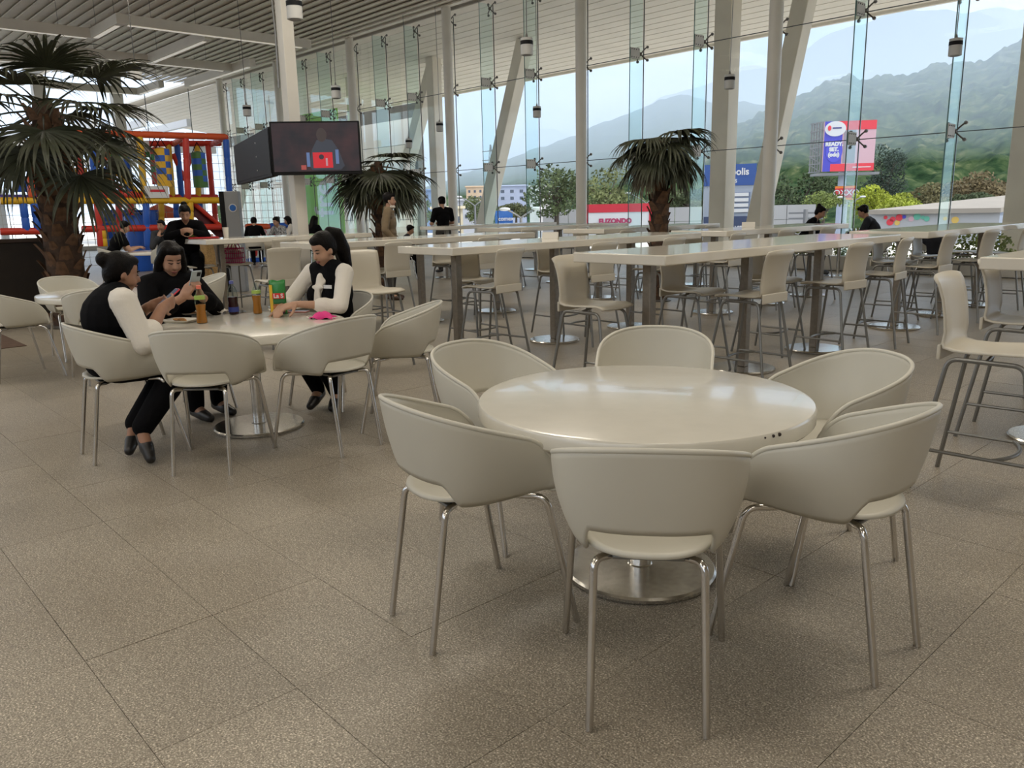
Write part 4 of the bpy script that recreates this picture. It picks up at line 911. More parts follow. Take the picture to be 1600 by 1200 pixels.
bag(252, 233, 292, XF-.2, (yellow, blue), 'yellow and blue checkered punching bag'); bag(309, 239, 293, XF-.3, (mat('bag_green', (.06, .17, .04), .5), blue), 'green and blue checkered punching bag'); bag(243, 232, 288, XB+.6, (red, green), 'red and green bag behind the yellow checkered one')
P = at_X(218, 384, XF-.7); t = thing('foam_barrel', 'upright blue padded barrel under the play frame', 'barrel', (P.x, P.y, 0)); hb = at_X(218, 336, XF-.7).z
MB().lathe([(.28, 0), (.30, .03), (.30, hb-.05), (.27, hb)], 20).build('barrel_body', blue, t); MB().tube(arc((0, -.15, hb), (0, 0, hb+.35), (0, .15, hb)), .015, 5).build('rope_handle', black, t)
P = at_X(252, 336, XB-1.5); t = thing('parasol', 'orange parasol showing through the play frame', 'parasol', (P.x, P.y, 0)); MB().tube([(0, 0, 0), (0, 0, P.z)], .03, 6).build('pole', greymetal, t); MB().lathe([(1.0, P.z-.1), (.98, P.z-.06), (.05, P.z+.35), (.01, P.z+.4)], 10).build('canopy', orange, t, smooth=False)
# low rail fence with the NO PASAR notice
RFX = -23.5; rf = thing('rail_fence', 'padded orange and blue rail with a notice beside the service post', 'fence', at_X(420, 380, RFX)); rf.location.z = 0
def rtube(name, a, b, m, r=.09): A, B = at_X(*a, RFX), at_X(*b, RFX); MB().tube([A, A.lerp(B, .1), A.lerp(B, .9), B], [r*.8, r, r, r*.8], 10).build(name, m, rf, world=True)
rtube('foam_rail', (384, 354), (421, 354), orange); rtube('foam_rail', (421, 353), (452, 352), blue); rtube('foam_post', (398, 356), (398, 400), red); rtube('foam_post', (426, 356), (426, 400), mat('foam_darkred', (.30, .02, .02), .5)); rtube('foam_post', (452, 353), (453, 400), yellow); rtube('foam_rail', (385, 408), (440, 405), blue)
A = at_X(411, 366, RFX+.1); MB().box(A, (.03, .50, .28)).build('notice_board', signwhite, rf, world=True, smooth=False)
text('lettering', 'NO\nPASAR', .135, signred, rf, Matrix.Translation(A-rf.location+Vector((.03, 0, 0))) @ Matrix.Rotation(PI/2, 4, 'Z') @ Matrix.Rotation(PI/2, 4, 'X'), bold=.004)
P = at_z(338, 405, 0); t = thing('floor_roll', 'lime green padded roll on the floor by the play frame', 'foam roll', (P.x, P.y, 0)); MB().tube([(0, -.5, .09), (0, -.45, .1), (0, .45, .1), (0, .5, .09)], [.07, .09, .09, .07], 12).build('roll', mat('lime', (.30, .60, .06), .5), t)
P = at_d(333, 395, 18.8); t = thing('wicker_bin', 'tan wicker bin behind the eating woman', 'bin', (P.x, P.y, 0)); wk = mat('wicker', (.36, .22, .08), .7, noise_=(60, .4), bump=(60, .6)); MB().box((0, 0, .42), (.55, .55, .84)).build('basket', wk, t, bevel=.03); MB().box((0, 0, .86), (.58, .58, .05)).build('rim', wk, t, bevel=.02)

# ================================================================== PEOPLE
def ev_mesh(o):
    dg = bpy.context.evaluated_depsgraph_get(); me = bpy.data.meshes.new_from_object(o.evaluated_get(dg)); return me
def blob(name, prims, m, parent, vox=.01, it=3):
    mb = MB()
    for p in prims:
        if p[0] == 'c':
            a, b = Vector(p[1]), Vector(p[2]); r0 = p[3]; r1 = p[4] if len(p) > 4 else p[3]
            mb.tube([a, a.lerp(b, .5), b], [r0, (r0+r1)/2, r1], 12); mb.ball(a, r0, 12); mb.ball(b, r1, 12)
        else:
            k = len(mb.v); mb.ball((0, 0, 0), p[2], 16); M = Matrix.Translation(p[1]) @ (p[3] if len(p) > 3 else Matrix()).to_4x4()
            for i in range(k, len(mb.v)): mb.v[i] = M @ mb.v[i]
    o = bpy.data.objects.new('tmp', mb.mesh('tmp', m)); C.objects.link(o)
    r = o.modifiers.new('r', 'REMESH'); r.mode = 'VOXEL'; r.voxel_size = vox; r.use_smooth_shade = True
    s = o.modifiers.new('s', 'SMOOTH'); s.iterations = it; s.factor = .5
    me = ev_mesh(o); bpy.data.objects.remove(o); me.materials.clear(); me.materials.append(m); me.shade_smooth(); me.name = name
    return link(name, me, parent)
def hand_prims(w, d, n, side, curl=.5, k=1.):
    w = Vector(w); d = Vector(d).normalized(); n = Vector(n); n = (n-d*n.dot(d)).normalized(); lat = d.cross(n).normalized()*side   # lat points to the thumb side
    P = [('c', w, w+d*.03*k, .024*k, .028*k)]
    for i in range(4): P.append(('c', w+d*.025*k+lat*(.024-.016*i)*k, w+d*.088*k+lat*(.031-.0205*i)*k, .015*k, .0125*k))
    for i, L in enumerate((.92, 1.0, .95, .76)):
        q = w+d*.088*k+lat*(.031-.0205*i)*k; dd = d.copy()
        for ph in (.040, .026, .020):
            a = curl*(.75 if ph == .04 else .9); dd = (dd*math.cos(a)+n*math.sin(a)).normalized(); n2_ = (n*math.cos(a)-d*math.sin(a)); q2 = q+dd*ph*L*k; P.append(('c', q, q2, .0095*k, .008*k)); q = q2
    q = w+d*.022*k+lat*.030*k; dd = (d*.55+lat*.75+n*.30).normalized()
    for ph in (.040, .030, .022):
        q2 = q+dd*ph*k; P.append(('c', q, q2, .0125*k, .0095*k)); q = q2; dd = (dd+d*.35+n*.15).normalized()
    return P
def person(label, loc, rz, po, wear, sk, hair, vox=.011, group=None, girth=1.0, face=True):
    """po: joints in the person's own frame (x right, y forward); wear: list of garments"""
    t = thing('person', label, 'person', loc, rz, group); V = Vector; g = girth
    hip, chest, neck, hd = V(po['hip']), V(po['chest']), V(po['neck']), V(po['head']); Mh = Matrix.Translation(hd) @ Matrix.Rotation(R(po.get('hyaw', 0)), 4, 'Z') @ Matrix.Rotation(R(-po.get('hpitch', 0)), 4, 'X') @ Matrix.Rotation(R(po.get('hroll', 0)), 4, 'Y')
    H = lambda x, y, z: Mh @ V((x, y, z)); Rh = Mh.to_3x3()
    sw = po.get('sw', .165)*(.5+.5*g); shl = {s: V(po['sh'][s]) if 'sh' in po else neck+V((s*sw, -.0, -.055)) for s in (-1, 1)}
    lean = (chest-hip); rotl = lean.to_track_quat('Z', 'Y').to_matrix() if False else Matrix.Rotation(-math.atan2(lean.y, lean.z), 3, 'X')
    def torso(inf, lo=0., arms=True):
        P = [('e', hip, (.155*g+inf, .120*g+inf, .12+inf)), ('e', hip.lerp(chest, .5), (.132*g+inf, .105*g+inf, .14+inf), rotl), ('e', chest, (.150*g+inf, .112*g+inf, .155+inf), rotl),
             ('e', chest.lerp(neck, .55), (sw+.0+inf, .085*g+inf, .085+inf), rotl)]
        for s in (-1, 1): P.append(('c', neck+V((s*.05, 0, -.03)), shl[s], .052*g+inf, .056*g+inf))
        if po.get('bust', 0): 
            for s in (-1, 1): P.append(('e', chest+rotl @ V((s*.07, .085*g, -.02)), (.07+inf, .06+inf, .07+inf)))
        return P
    def arm(s, inf, to=2.):
        e_, w_ = V(po['elbow'][s]), V(po['wrist'][s]); P = [('c', shl[s], shl[s].lerp(e_, min(1, to)), .052*g+inf, (.052-.010*min(1, to))*g+inf)]
        if to > 1: P.append(('c', e_, e_.lerp(w_, min(1, to-1)), .041*g+inf, (.041-.014*min(1, to-1))*g+inf))
        return P
    def leg(s, inf, end=1.):
        k_, a_ = V(po['knee'][s]), V(po['ankle'][s]); h_ = hip+V((s*.085*g, .0, -.02))
        return [('c', h_, k_, .088*g+inf, .060*g+inf), ('c', k_, k_.lerp(a_, .4), .058*g+inf, .054*g+inf), ('c', k_.lerp(a_, .4), k_.lerp(a_, end), .054*g+inf, .034*g+inf*1.4)]
    B = torso(0)+[('c', neck+V((0, -.005, -.06)), H(0, -.012, -.06), .054, .049), ('e', H(0, -.012, .035), (.074, .092, .086), Rh), ('e', H(0, .020, -.02), (.062, .070, .082), Rh), ('e', H(0, .036, -.078), (.040, .040, .032), Rh),
         ('e', H(.03, .045, -.035), (.030, .036, .035), Rh), ('e', H(-.03, .045, -.035), (.030, .036, .035), Rh),
         ('c', H(0, .082, .012), H(0, .101, -.022), .0085, .0125), ('e', H(0, .094, -.026), (.017, .012, .010), Rh), ('e', H(0, .078, -.056), (.022, .014, .012), Rh), ('e', H(.074, -.004, -.012), (.010, .018, .030), Rh), ('e', H(-.074, -.004, -.012), (.010, .018, .030), Rh)]
    for s in (-1, 1):
        B += arm(s, 0)+leg(s, 0); w_ = V(po['wrist'][s]); hdir = V(po['hand'][s][0]); hn = V(po['hand'][s][1]); B += hand_prims(w_, hdir, hn, po['hand'][s][2] if len(po['hand'][s]) > 2 else -s, po.get('curl', .5))
        a_, toe = V(po['ankle'][s]), V(po['toe'][s]); B += [('c', a_, a_.lerp(toe, .5)+V((0, 0, -.01)), .036, .036), ('c', a_.lerp(toe, .5)+V((0, 0, -.01)), toe, .036, .026)]
    blob('body', B, sk, t, vox, 3)
    for s, nm in ((-1, 'l'), (1, 'r')):
        pass
    if face:
        for s in (-1, 1):
            MB().tube([H(s*.012, .0835, .010), H(s*.026, .0835, .007), H(s*.042, .074, .010)], [.0022, .0034, .0018], 6).build('eyelashes', black, t)
            MB().tube([H(s*.013, .086, .030), H(s*.030, .084, .035), H(s*.048, .070, .030)], [.003, .004, .002], 6).build('eyebrow', hairm, t)
        MB().tube([H(-.022, .0835, -.056), H(-.009, .091, -.053), H(0, .0915, -.054), H(.009, .091, -.053), H(.022, .0835, -.056)], [.002, .0045, .0045, .0045, .002], 8).build('lips', lipm, t)
        MB().tube([H(-.018, .084, -.062), H(0, .0905, -.064), H(.018, .084, -.062)], [.002, .005, .002], 8).build('lips', lipm, t)
    hp = [('e', H(0, -.024, .048), (.083, .094, .084), Rh), ('e', H(.045, -.03, .03), (.040, .070, .075), Rh), ('e', H(-.045, -.03, .03), (.040, .070, .075), Rh)]
    if hair != 'short': hp += [('e', H(0, -.050, .0), (.076, .062, .085), Rh), ('e', H(0, .03, .086), (.055, .05, .034), Rh)]
    else: hp += [('e', H(0, -.045, .02), (.074, .058, .075), Rh), ('e', H(0, .045, .085), (.052, .040, .034), Rh)]
    if hair == 'bun': hp += [('e', H(0, -.115, .060), (.047, .042, .046), Rh)]
    if hair == 'topbun': hp += [('e', H(0, -.088, .112), (.046, .042, .040), Rh)]
    if hair == 'pony': hp += [('e', H(0, -.105, .078), (.030, .035, .030), Rh)]+[('c', H(*a), H(*b), r0, r1) for a, b, r0, r1 in (((0, -.12, .085), (-.01, -.165, .04), .040, .052), ((-.01, -.165, .04), (-.02, -.155, -.08), .052, .060), ((-.02, -.155, -.08), (-.03, -.13, -.20), .058, .040), ((-.03, -.13, -.20), (-.03, -.12, -.26), .036, .014), ((.02, -.15, -.02), (.03, -.13, -.17), .036, .022))]
    if hair == 'long':
        for s in (-1, 1): hp += [('c', H(s*.055, .018, .082), H(s*.082, -.005, -.02), .030, .032), ('c', H(s*.082, -.005, -.02), H(s*.088, .0, -.16), .032, .036), ('c', H(s*.088, .0, -.16), H(s*.095, .015, -.29), .036, .022)]
        hp += [('c', H(0, -.06, 0), H(0, -.075, -.22), .075, .085), ('c', H(0, -.075, -.22), H(0, -.07, -.36), .08, .05)]
    blob('hair', hp, hairm, t, min(vox, .011), 2)
    for gk in wear:
        kind, m = gk[0], gk[1]; opt = gk[2] if len(gk) > 2 else None; P = []
        if kind == 'top':
            P = torso(.014)
            for s in (-1, 1): P += arm(s, .016, opt or 1.6)
            if opt and opt < 2:
                for s in (-1, 1):
                    e_, w_ = V(po['elbow'][s]), V(po['wrist'][s])
                    if opt > 1: q = e_.lerp(w_, opt-1); P.append(('c', q-(w_-e_).normalized()*.03, q, .062*g, .060*g))
            blob('blouse' if len(wear) > 3 else 'shirt', P, m, t, vox, 4)
        elif kind == 'vest':
            blob('vest', [p if p[0] == 'e' else ('c', p[1], p[1].lerp(p[2], .55), p[3], p[3]*.92) for p in torso(.026)], m, t, vox, 3)
        elif kind == 'trousers':
            P = [('e', hip, (.158*g+.012, .124*g+.012, .115))]
            for s in (-1, 1): P += leg(s, .016, .97)
            blob('trousers', P, m, t, vox, 4)
        elif kind == 'skirt':
            P = [('e', hip, (.165*g, .13*g, .13))]
            for s in (-1, 1): P += leg(s, .02, .4)
            blob('skirt', P, m, t, vox, 4)
        elif kind == 'shoes':
            for s in (-1, 1):
                a_, toe = V(po['ankle'][s]), V(po['toe'][s]); d = (toe-a_).normalized(); heel = a_-V((d.x, d.y, 0))*.045+V((0, 0, -.035))
                blob('shoe', [('c', heel, a_.lerp(toe, .55)+V((0, 0, -.018)), .036, .042), ('c', a_.lerp(toe, .55)+V((0, 0, -.018)), toe+d*.02, .043, .030), ('c', heel+V((0, 0, .012)), a_+V((0, 0, -.012)), .036, .036)], m, t, vox, 2)
    t['_h'] = 0; del t['_h']
    return t, H, Rh
def front_of(po): return Vector(po['chest'])
FEET = dict(knee={-1: (-.11, .37, .53), 1: (.11, .37, .53)}, ankle={-1: (-.10, .34, .09), 1: (.10, .36, .09)}, toe={-1: (-.10, .48, .035), 1: (.10, .50, .035)})
def chair_loc(tc, ang, dist): a = R(ang); return (tc[0]+math.cos(a)*dist, tc[1]+math.sin(a)*dist, 0), a+PI/2
# --- woman with the red phone
l, rz = chair_loc(C2, -93, .84)
po = dict(hip=(0, -.02, .60), chest=(0, -.01, .84), neck=(0, .03, 1.00), head=(0, .085, 1.10), hpitch=16, hyaw=-4, elbow={-1: (-.27, .07, .72), 1: (.27, .09, .70)}, wrist={-1: (-.10, .24, .875), 1: (.11, .26, .885)},
          hand={-1: ((.6, .75, .28), (.75, -.5, .2)), 1: ((-.45, .85, .28), (-.8, -.4, .2))}, curl=.62, knee={-1: (-.10, .38, .53), 1: (.12, .35, .54)}, ankle={-1: (-.02, .05, .16), 1: (.27, .02, .20)}, toe={-1: (.10, -.02, .05), 1: (.37, .02, .055)}, bust=1)
W1, H1_, _ = person('woman in black vest and white blouse looking at a red phone', l, rz, po, [('top', whitec, 1.35), ('vest', blackc), ('trousers', blackc), ('shoes', shoem)], skA, 'bun', .009, 'people in the hall', 1.22)
W1loc, W1rz = l, rz
# --- woman in black
l, rz = chair_loc(C2, 192, .93)
po = dict(hip=(0, -.02, .60), chest=(0, .02, .84), neck=(0, .045, 1.01), head=(0, .085, 1.125), hpitch=24, hyaw=-14, elbow={-1: (-.24, .21, .76), 1: (.29, .21, .76)}, wrist={-1: (-.005, .39, .875), 1: (.135, .39, .875)},
          hand={-1: ((.35, .45, .75), (.9, -.3, -.1)), 1: ((-.35, .45, .75), (-.9, -.3, -.1))}, curl=.55, bust=1, **FEET)
W2, H2_, _ = person('woman in black uniform with long loose hair holding a pale phone', l, rz, po, [('top', blackc, 1.62), ('trousers', blackc), ('shoes', shoem)], skB, 'long', .009, 'people in the hall', 1.10)
W2loc, W2rz = l, rz
MB().box((-.248, .085, .905), (.012, .075, .075)).build('arm_badge', signwhite, W2, bevel=.003)
# --- ponytailed woman
l, rz = chair_loc(C2, 108, .82)
po = dict(hip=(0, -.03, .60), chest=(0, -.01, .85), neck=(0, .025, 1.05), head=(0, .065, 1.165), hpitch=24, hyaw=-6, elbow={-1: (-.25, .20, .77), 1: (.25, .22, .77)}, wrist={-1: (-.03, .40, .80), 1: (.11, .42, .775)},
          hand={-1: ((.55, .8, -.15), (.2, -.3, -.9)), 1: ((-.5, .85, -.12), (-.2, -.3, -.9))}, curl=.45, knee={-1: (-.10, .34, .53), 1: (.09, .36, .53)}, ankle={-1: (-.12, .16, .11), 1: (.02, .20, .13)}, toe={-1: (-.18, .28, .04), 1: (-.02, .33, .05)}, bust=1)
W3, H3_, _ = person('ponytailed woman in white blouse and black vest eating at the table', l, rz, po, [('top', whitec, 1.45), ('vest', blackc), ('trousers', blackc), ('shoes', shoem)], skC, 'pony', .009, 'people in the hall', .95)
W3loc, W3rz = l, rz
def neckscarf(t, po, bow=True):
    n = Vector(po['neck']); c = Vector(po['chest'])
    P = [('c', n+Vector((s*.055, .0, -.035)), n+Vector((s*.02, .095, -.13)), .016, .020) for s in (-1, 1)]+[('c', n+Vector((0, .105, -.14)), c+Vector((0, .115, -.05)), .028, .030)]
    P.append(('e', n+Vector((0, .090, -.135)), (.034, .036, .085)))
    if bow: P += [('e', n+Vector((s*.026, .125, -.155)), (.030, .014, .017)) for s in (-1, 1)]+[('c', n+Vector((s*.010, .130, -.16)), n+Vector((s*.022, .140, -.31)), .012, .018) for s in (-1, 1)]
    blob('blouse_collar', P, whitec, t, .008, 2)
neckscarf(W3, po); MB().box((-.088, .140, .90), (.075, .006, .026)).build('name_tag', signwhite, W3, bevel=.001)
neckscarf(W1, dict(neck=(0, .03, 1.00), chest=(0, .0, .82)), False)
MB().tube([(0, .0, 0), (0, 0, .001)], .001, 3) if False else None

# ------------------------------------------------------------------ more people
def seated(seat=.45, s=1., lean=.05, hp=20, hy=0, arms='table', th=.74):
    b = seat+.115; d = dict(hip=(0, -.04, b), chest=(0, -.02+lean, b+.30), neck=(0, lean*1.6, b+.505), head=(0, lean*2.2+.03, b+.62), hpitch=hp, hyaw=hy,
        knee={-1: (-.11, .37, seat+.05), 1: (.11, .37, seat+.05)}, ankle={-1: (-.10, .33, max(.09, seat-.36)), 1: (.10, .35, max(.09, seat-.36))}, toe={-1: (-.10, .47, max(.035, seat-.42)), 1: (.10, .49, max(.035, seat-.42))}, curl=.5)
    d['elbow'] = {-1: (-.26, .18+lean, th+.03), 1: (.26, .18+lean, th+.03)}; d['wrist'] = {-1: (-.08, .38+lean, th+.07), 1: (.08, .38+lean, th+.07)}; d['hand'] = {-1: ((.5, .8, .1), (.2, -.2, -.9)), 1: ((-.5, .8, .1), (-.2, -.2, -.9))}
    if arms == 'face': d['elbow'][1] = (.20, .28, th+.03); d['wrist'][1] = (.06, .20+lean, th+.24); d['hand'][1] = ((-.2, -.2, .9), (-.3, -.8, 0))
    return d
# woman eating at the high table
po = seated(.72, lean=.10, hp=26, th=1.10); po['hand'] = {-1: ((.8, .5, .3), (.2, -.8, -.3)), 1: ((-.8, .5, .3), (-.2, -.8, -.3))}; po['wrist'] = {-1: (-.10, .36, 1.20), 1: (.10, .36, 1.20)}
WE = Vector((-12.02, 4.60, 0))
W4, _, _ = person('woman in black jacket eating at the end of a high table', WE, -PI/2-.35, po, [('top', blackc, 2.0), ('skirt', blackc), ('shoes', shoem)], skB, 'topbun', .012, 'people in the hall', 1.15)
MB().tube([(-.04, .10, 1.26), (0, .185, 1.17), (.04, .10, 1.26)], .012, 6).build('white_collar', whitec, W4)
# low table behind with two men
C4 = (at_z(245, 392, .72).x, at_z(245, 392, .72).y)
round_table(C4, 'round white table with two men before the play frame')
for a, d, l_ in ((-8, .92, 'white tub chair with its back to us behind the woman in black'), (-100, .85, 'white tub chair holding the bearded man'), (150, .9, 'white tub chair holding the man resting his chin')): place_chair(C4, a, d, l_, 'chairs of the men\'s table')
l, rz = chair_loc(C4, -100, .85)
person('bearded man in black T-shirt eating before the play frame', l, rz, seated(.49, lean=.12, hp=22), [('top', blackc, .6), ('trousers', blackc), ('shoes', shoem)], skC, 'short', .014, 'people in the hall', 1.05)
l, rz = chair_loc(C4, 150, .9)
person('man in dark jacket resting his chin on his hand', l, rz, seated(.49, lean=.06, hp=5, hy=-15, arms='face'), [('top', mat('dark_grey_cloth', (.022, .024, .03), .9), 1.9), ('trousers', blackc), ('shoes', shoem)], skD, 'short', .014, 'people in the hall', 1.05)
# standing man in tan jacket
tan = mat('tan_jacket', (.20, .145, .085), .8, noise_=(20, .08)); grey_t = mat('dark_trousers', (.03, .028, .026), .85)
stand = dict(hip=(0, 0, .94), chest=(0, .0, 1.24), neck=(0, .0, 1.47), head=(0, .03, 1.60), hpitch=4, hyaw=-6, sw=.19, elbow={-1: (-.27, -.05, 1.14), 1: (.27, -.05, 1.14)}, wrist={-1: (-.20, .10, .96), 1: (.20, .10, .96)}, hand={-1: ((.2, .4, -.8), (.9, 0, 0)), 1: ((-.2, .4, -.8), (-.9, 0, 0))}, curl=.5,
             knee={-1: (-.11, .02, .50), 1: (.11, .02, .50)}, ankle={-1: (-.12, -.03, .09), 1: (.12, -.02, .09)}, toe={-1: (-.14, .14, .035), 1: (.14, .14, .035)})
MJ = at_z(614, 468, 0); MJ.z = 0
M1, Hm, Rm = person('standing man in tan jacket with white mask under his chin', MJ, math.atan2(.78, .62)-PI/2, stand, [('top', tan, 1.98), ('trousers', grey_t), ('shoes', mat('brown_shoe', (.05, .025, .015), .5))], skC, 'short', .012, 'people in the hall', 1.02)
blob('face_mask', [('e', Hm(0, .058, -.098), (.044, .040, .030), Rm), ('e', Hm(.03, .035, -.095), (.022, .032, .026), Rm), ('e', Hm(-.03, .035, -.095), (.022, .032, .026), Rm)], whitec, M1, .009, 2)
for s in (-1, 1): MB().tube([Hm(s*.05, .05, -.09), Hm(s*.072, .01, -.04), Hm(s*.078, -.01, -.01)], .003, 5).build('mask_strap', whitec, M1)
blob('jacket_collar', [('c', (-.07, -.03, 1.47), (-.05, .08, 1.42), .030, .026), ('c', (.07, -.03, 1.47), (.05, .08, 1.42), .030, .026), ('c', (-.07, -.04, 1.48), (.07, -.04, 1.48), .030)], tan, M1, .011, 2)
# standing man in black T-shirt
d = ray(692, 340); MT = Vector((d.x, d.y, 0)).normalized()*19.0
st2 = dict(stand); st2['elbow'] = {-1: (-.28, .02, 1.12), 1: (.26, .02, 1.14)}; st2['wrist'] = {-1: (-.20, .26, 1.12), 1: (.10, .26, 1.10)}; st2['hand'] = {-1: ((.4, .8, .2), (.8, -.2, 0)), 1: ((-.4, .8, .2), (-.8, -.2, 0))}; st2['hpitch'] = 14
M2, Hk, Rk = person('standing man in black T-shirt and cap by the round column', MT, math.atan2(.2, -1)-PI/2, st2, [('top', blackc, .75), ('trousers', grey_t), ('shoes', shoem)], skC, 'short', .015, 'people in the hall', 1.05)
blob('cap', [('e', Hk(0, -.02, .075), (.088, .100, .065), Rk), ('e', Hk(0, -.13, .045), (.060, .060, .012), Rk)], blackc, M2, .012, 2)
# pair by the glass
def small_table(c, label):
    t = thing('cafe_table', label, 'table', (c[0], c[1], 0)); MB().box((0, 0, .71), (.75, .75, .04)).build('tabletop', topmat, t, bevel=.006); MB().tube([(0, 0, .02), (0, 0, .69)], .035, 12).build('post', steel, t); MB().lathe([(.25, 0), (.25, .02), (.05, .03)], 24).build('base', steel, t)
A = at_Y(1256, 350, 15.1); B = at_Y(1374, 350, 15.5); mid = (A+B)/2
small_table((mid.x, mid.y), 'small white table between the pair at the glass')
dirx = math.atan2((B-A).y, (B-A).x)
for P, rz_, l_, h_, sk_, w_ in ((A, dirx-PI/2, 'woman with hair bun eating at the glass front', 'topbun', skB, blackc), (B, dirx+PI/2, 'man in dark suit eating at the glass front', 'short', skD, mat('navy_suit', (.006, .007, .012), .85))):
    dup(ch, (P.x, P.y, 0), rz_, 'white tub chair holding the '+l_.split(' eating')[0]+' at the glass', 'chairs at the glass')
    person(l_, (P.x, P.y, 0), rz_, seated(.49, lean=.12, hp=26), [('top', w_, 1.95), ('trousers', w_), ('shoes', shoem)], sk_, h_, .014, 'people in the hall', 1.05)
P = B+Vector((.9, .25, 0)); t = thing('suit_jacket', 'dark jacket hanging on a chair back beside the suited man', 'jacket', (P.x, P.y, 0)); blob('jacket_body', [('e', (0, 0, .70), (.22, .09, .12)), ('c', (0, 0, .7), (0, .02, .45), .13, .10)], mat('navy_suit', (.006, .007, .012), .85), t, .014, 3)
dup(ch, (P.x, P.y+.22, 0), PI, 'white tub chair with a dark jacket on its back', 'chairs at the glass')
# people far left by the glass
FARP = [(396, 352, -13.6+0, 'far seated person in black by the padded rail', blackc, 'short'), (441, 356, 0, 'far seated woman in checked top by the green banner', None, 'bun'), (461, 350, 0, 'far seated woman in white behind the screen mast', whitec, 'long'), (484, 352, 0, 'far seated person in dark clothes right of the screen mast', blackc, 'long'), (628, 352, 0, 'seated boy behind the man in tan jacket', mat('dark_grey_cloth', (.022, .024, .03), .9), 'short')]
chk = mat('checked_cloth', (.25, .25, .25), .9, noise_=(30, .9))
for i, (px, py, _, l_, m_, h_) in enumerate(FARP):
    d = ray(px, py); Dd = {396: 23.0, 441: 22.0, 461: 24.4, 484: 22.5, 628: 17.5}[px]; P = Vector((d.x, d.y, 0)).normalized()*Dd; rz_ = (R(60), R(200), R(150), R(20), R(-40))[i]
    dup(ch, (P.x, P.y, 0), rz_, 'far white tub chair holding the '+l_.replace('far ', '').split(' by ')[0].split(' behind')[0].split(' right')[0], 'far chairs by the glass')
    fp = person(l_, (P.x, P.y, 0), rz_, seated(.49, lean=.08, hp=18), [('top', m_ or chk, 1.9), ('trousers', blackc), ('shoes', shoem)], skC, h_, .017, 'people in the hall', 1.0)[0]
    if px == 628: fp.scale = (.84, .84, .84)

# ================================================================== THINGS ON THE TABLES
ZT = .718
def bottle(px, py, h, liquid, cap, label, fill=.55, lab=None, sh='tea'):
    P = at_z(px, py, ZT); t = thing('drink_bottle', label, 'bottle', (P.x, P.y, ZT), .4, 'bottles on the women\'s table'); s = h/.235
    if sh == 'tea': prof = [(.030, 0), (.034, .004), (.035, .02), (.031, .055), (.029, .085), (.034, .12), (.034, .15), (.031, .175), (.018, .205), (.013, .215), (.013, .232)]
    else: prof = [(.032, 0), (.037, .006), (.037, .07), (.033, .085), (.036, .10), (.038, .135), (.035, .165), (.025, .195), (.014, .21), (.013, .232)]
    prof = [(r*s, z*s) for r, z in prof]
    MB().lathe(prof, 20).build('bottle_wall', MATS['clear_plastic'], t)
    zf = fill*.235*s; lp = [(r*.94, max(.002, z)) for r, z in prof if z < zf]; r_end = lp[-1][0]; lp.append((r_end, zf))
    MB().lathe(lp, 20).build('drink', liquid, t)
    if cap: MB().lathe([(.0155*s, .222*s), (.0155*s, .242*s), (.012*s, .245*s)], 16).build('cap', cap, t)
    if lab: MB().lathe([(lab[0]*s, lab[1]*s), (lab[0]*s, lab[2]*s)], 20).build('label_band', lab[3], t)
tea = mat('iced_tea', (.50, .19, .030), .12, spec=.6); jam = mat('dark_red_drink', (.035, .006, .010), .12, spec=.6)
bottle(316, 505, .245, tea, mat('cap_coral', (.75, .18, .12), .4), 'iced tea bottle with coral cap nearest the woman in black', .52, (.0338, .155, .178, mat('label_green', (.35, .50, .10), .5)))
bottle(366, 491, .235, jam, mat('cap_blue', (.10, .12, .35), .4), 'dark red drink bottle with blue label', .54, (.0378, .02, .055, mat('label_blue', (.03, .05, .25), .5)), 'soda')
bottle(403, 490, .225, tea, None, 'open iced tea bottle beside the crisp bag', .60, (.0338, .155, .178, MATS['label_green']))
# crisp bag
P = at_z(437, 491, ZT); t = thing('crisp_bag', 'green and yellow crisp bag standing on the women\'s table', 'snack bag', (P.x, P.y, ZT), R(52)); bw, bh = .115, .245; rows = []
for sgn in (-1, 1):
    rows = []
    for j in range(9):
        v = j/8; thk = .026*math.sin(PI*(.08+.84*v))**.7; rows.append([Vector((bw*(u_-.5)*(1-.05*math.sin(PI*v)), sgn*thk*math.sin(PI*u_)**.6, bh*v+.004*math.sin(9*u_)*(v > .9))) for u_ in [k/8 for k in range(9)]])
    MB().grid(rows).build('foil', mat('bag_green_foil', (.03, .22, .05), .3), t, ang=180, solid=.001)
def bagprint(name, x, z, w_, h_, m, y=-.030): MB().box((x, y, z), (w_, .002, h_)).build(name, m, t, bevel=.0008)
bagprint('yellow_side', -.045, .115, .022, .20, mat('bag_yellow', (.75, .48, .03), .4), -.021); bagprint('red_logo', .008, .135, .085, .040, mat('bag_red', (.62, .03, .03), .4), -.0295); text('lettering', 'La S', .042, signwhite, t, TM(.008, -.0325, .135), bold=.001)
bagprint('green_print', .008, .098, .08, .024, mat('bag_dkgreen', (.02, .14, .04), .4), -.0295); bagprint('food_picture', .008, .050, .085, .055, mat('bag_food', (.42, .16, .05), .5, noise_=(60, .5)), -.029); bagprint('bottom_label', .008, .014, .07, .014, mat('bag_maroon', (.10, .02, .06), .4), -.022)
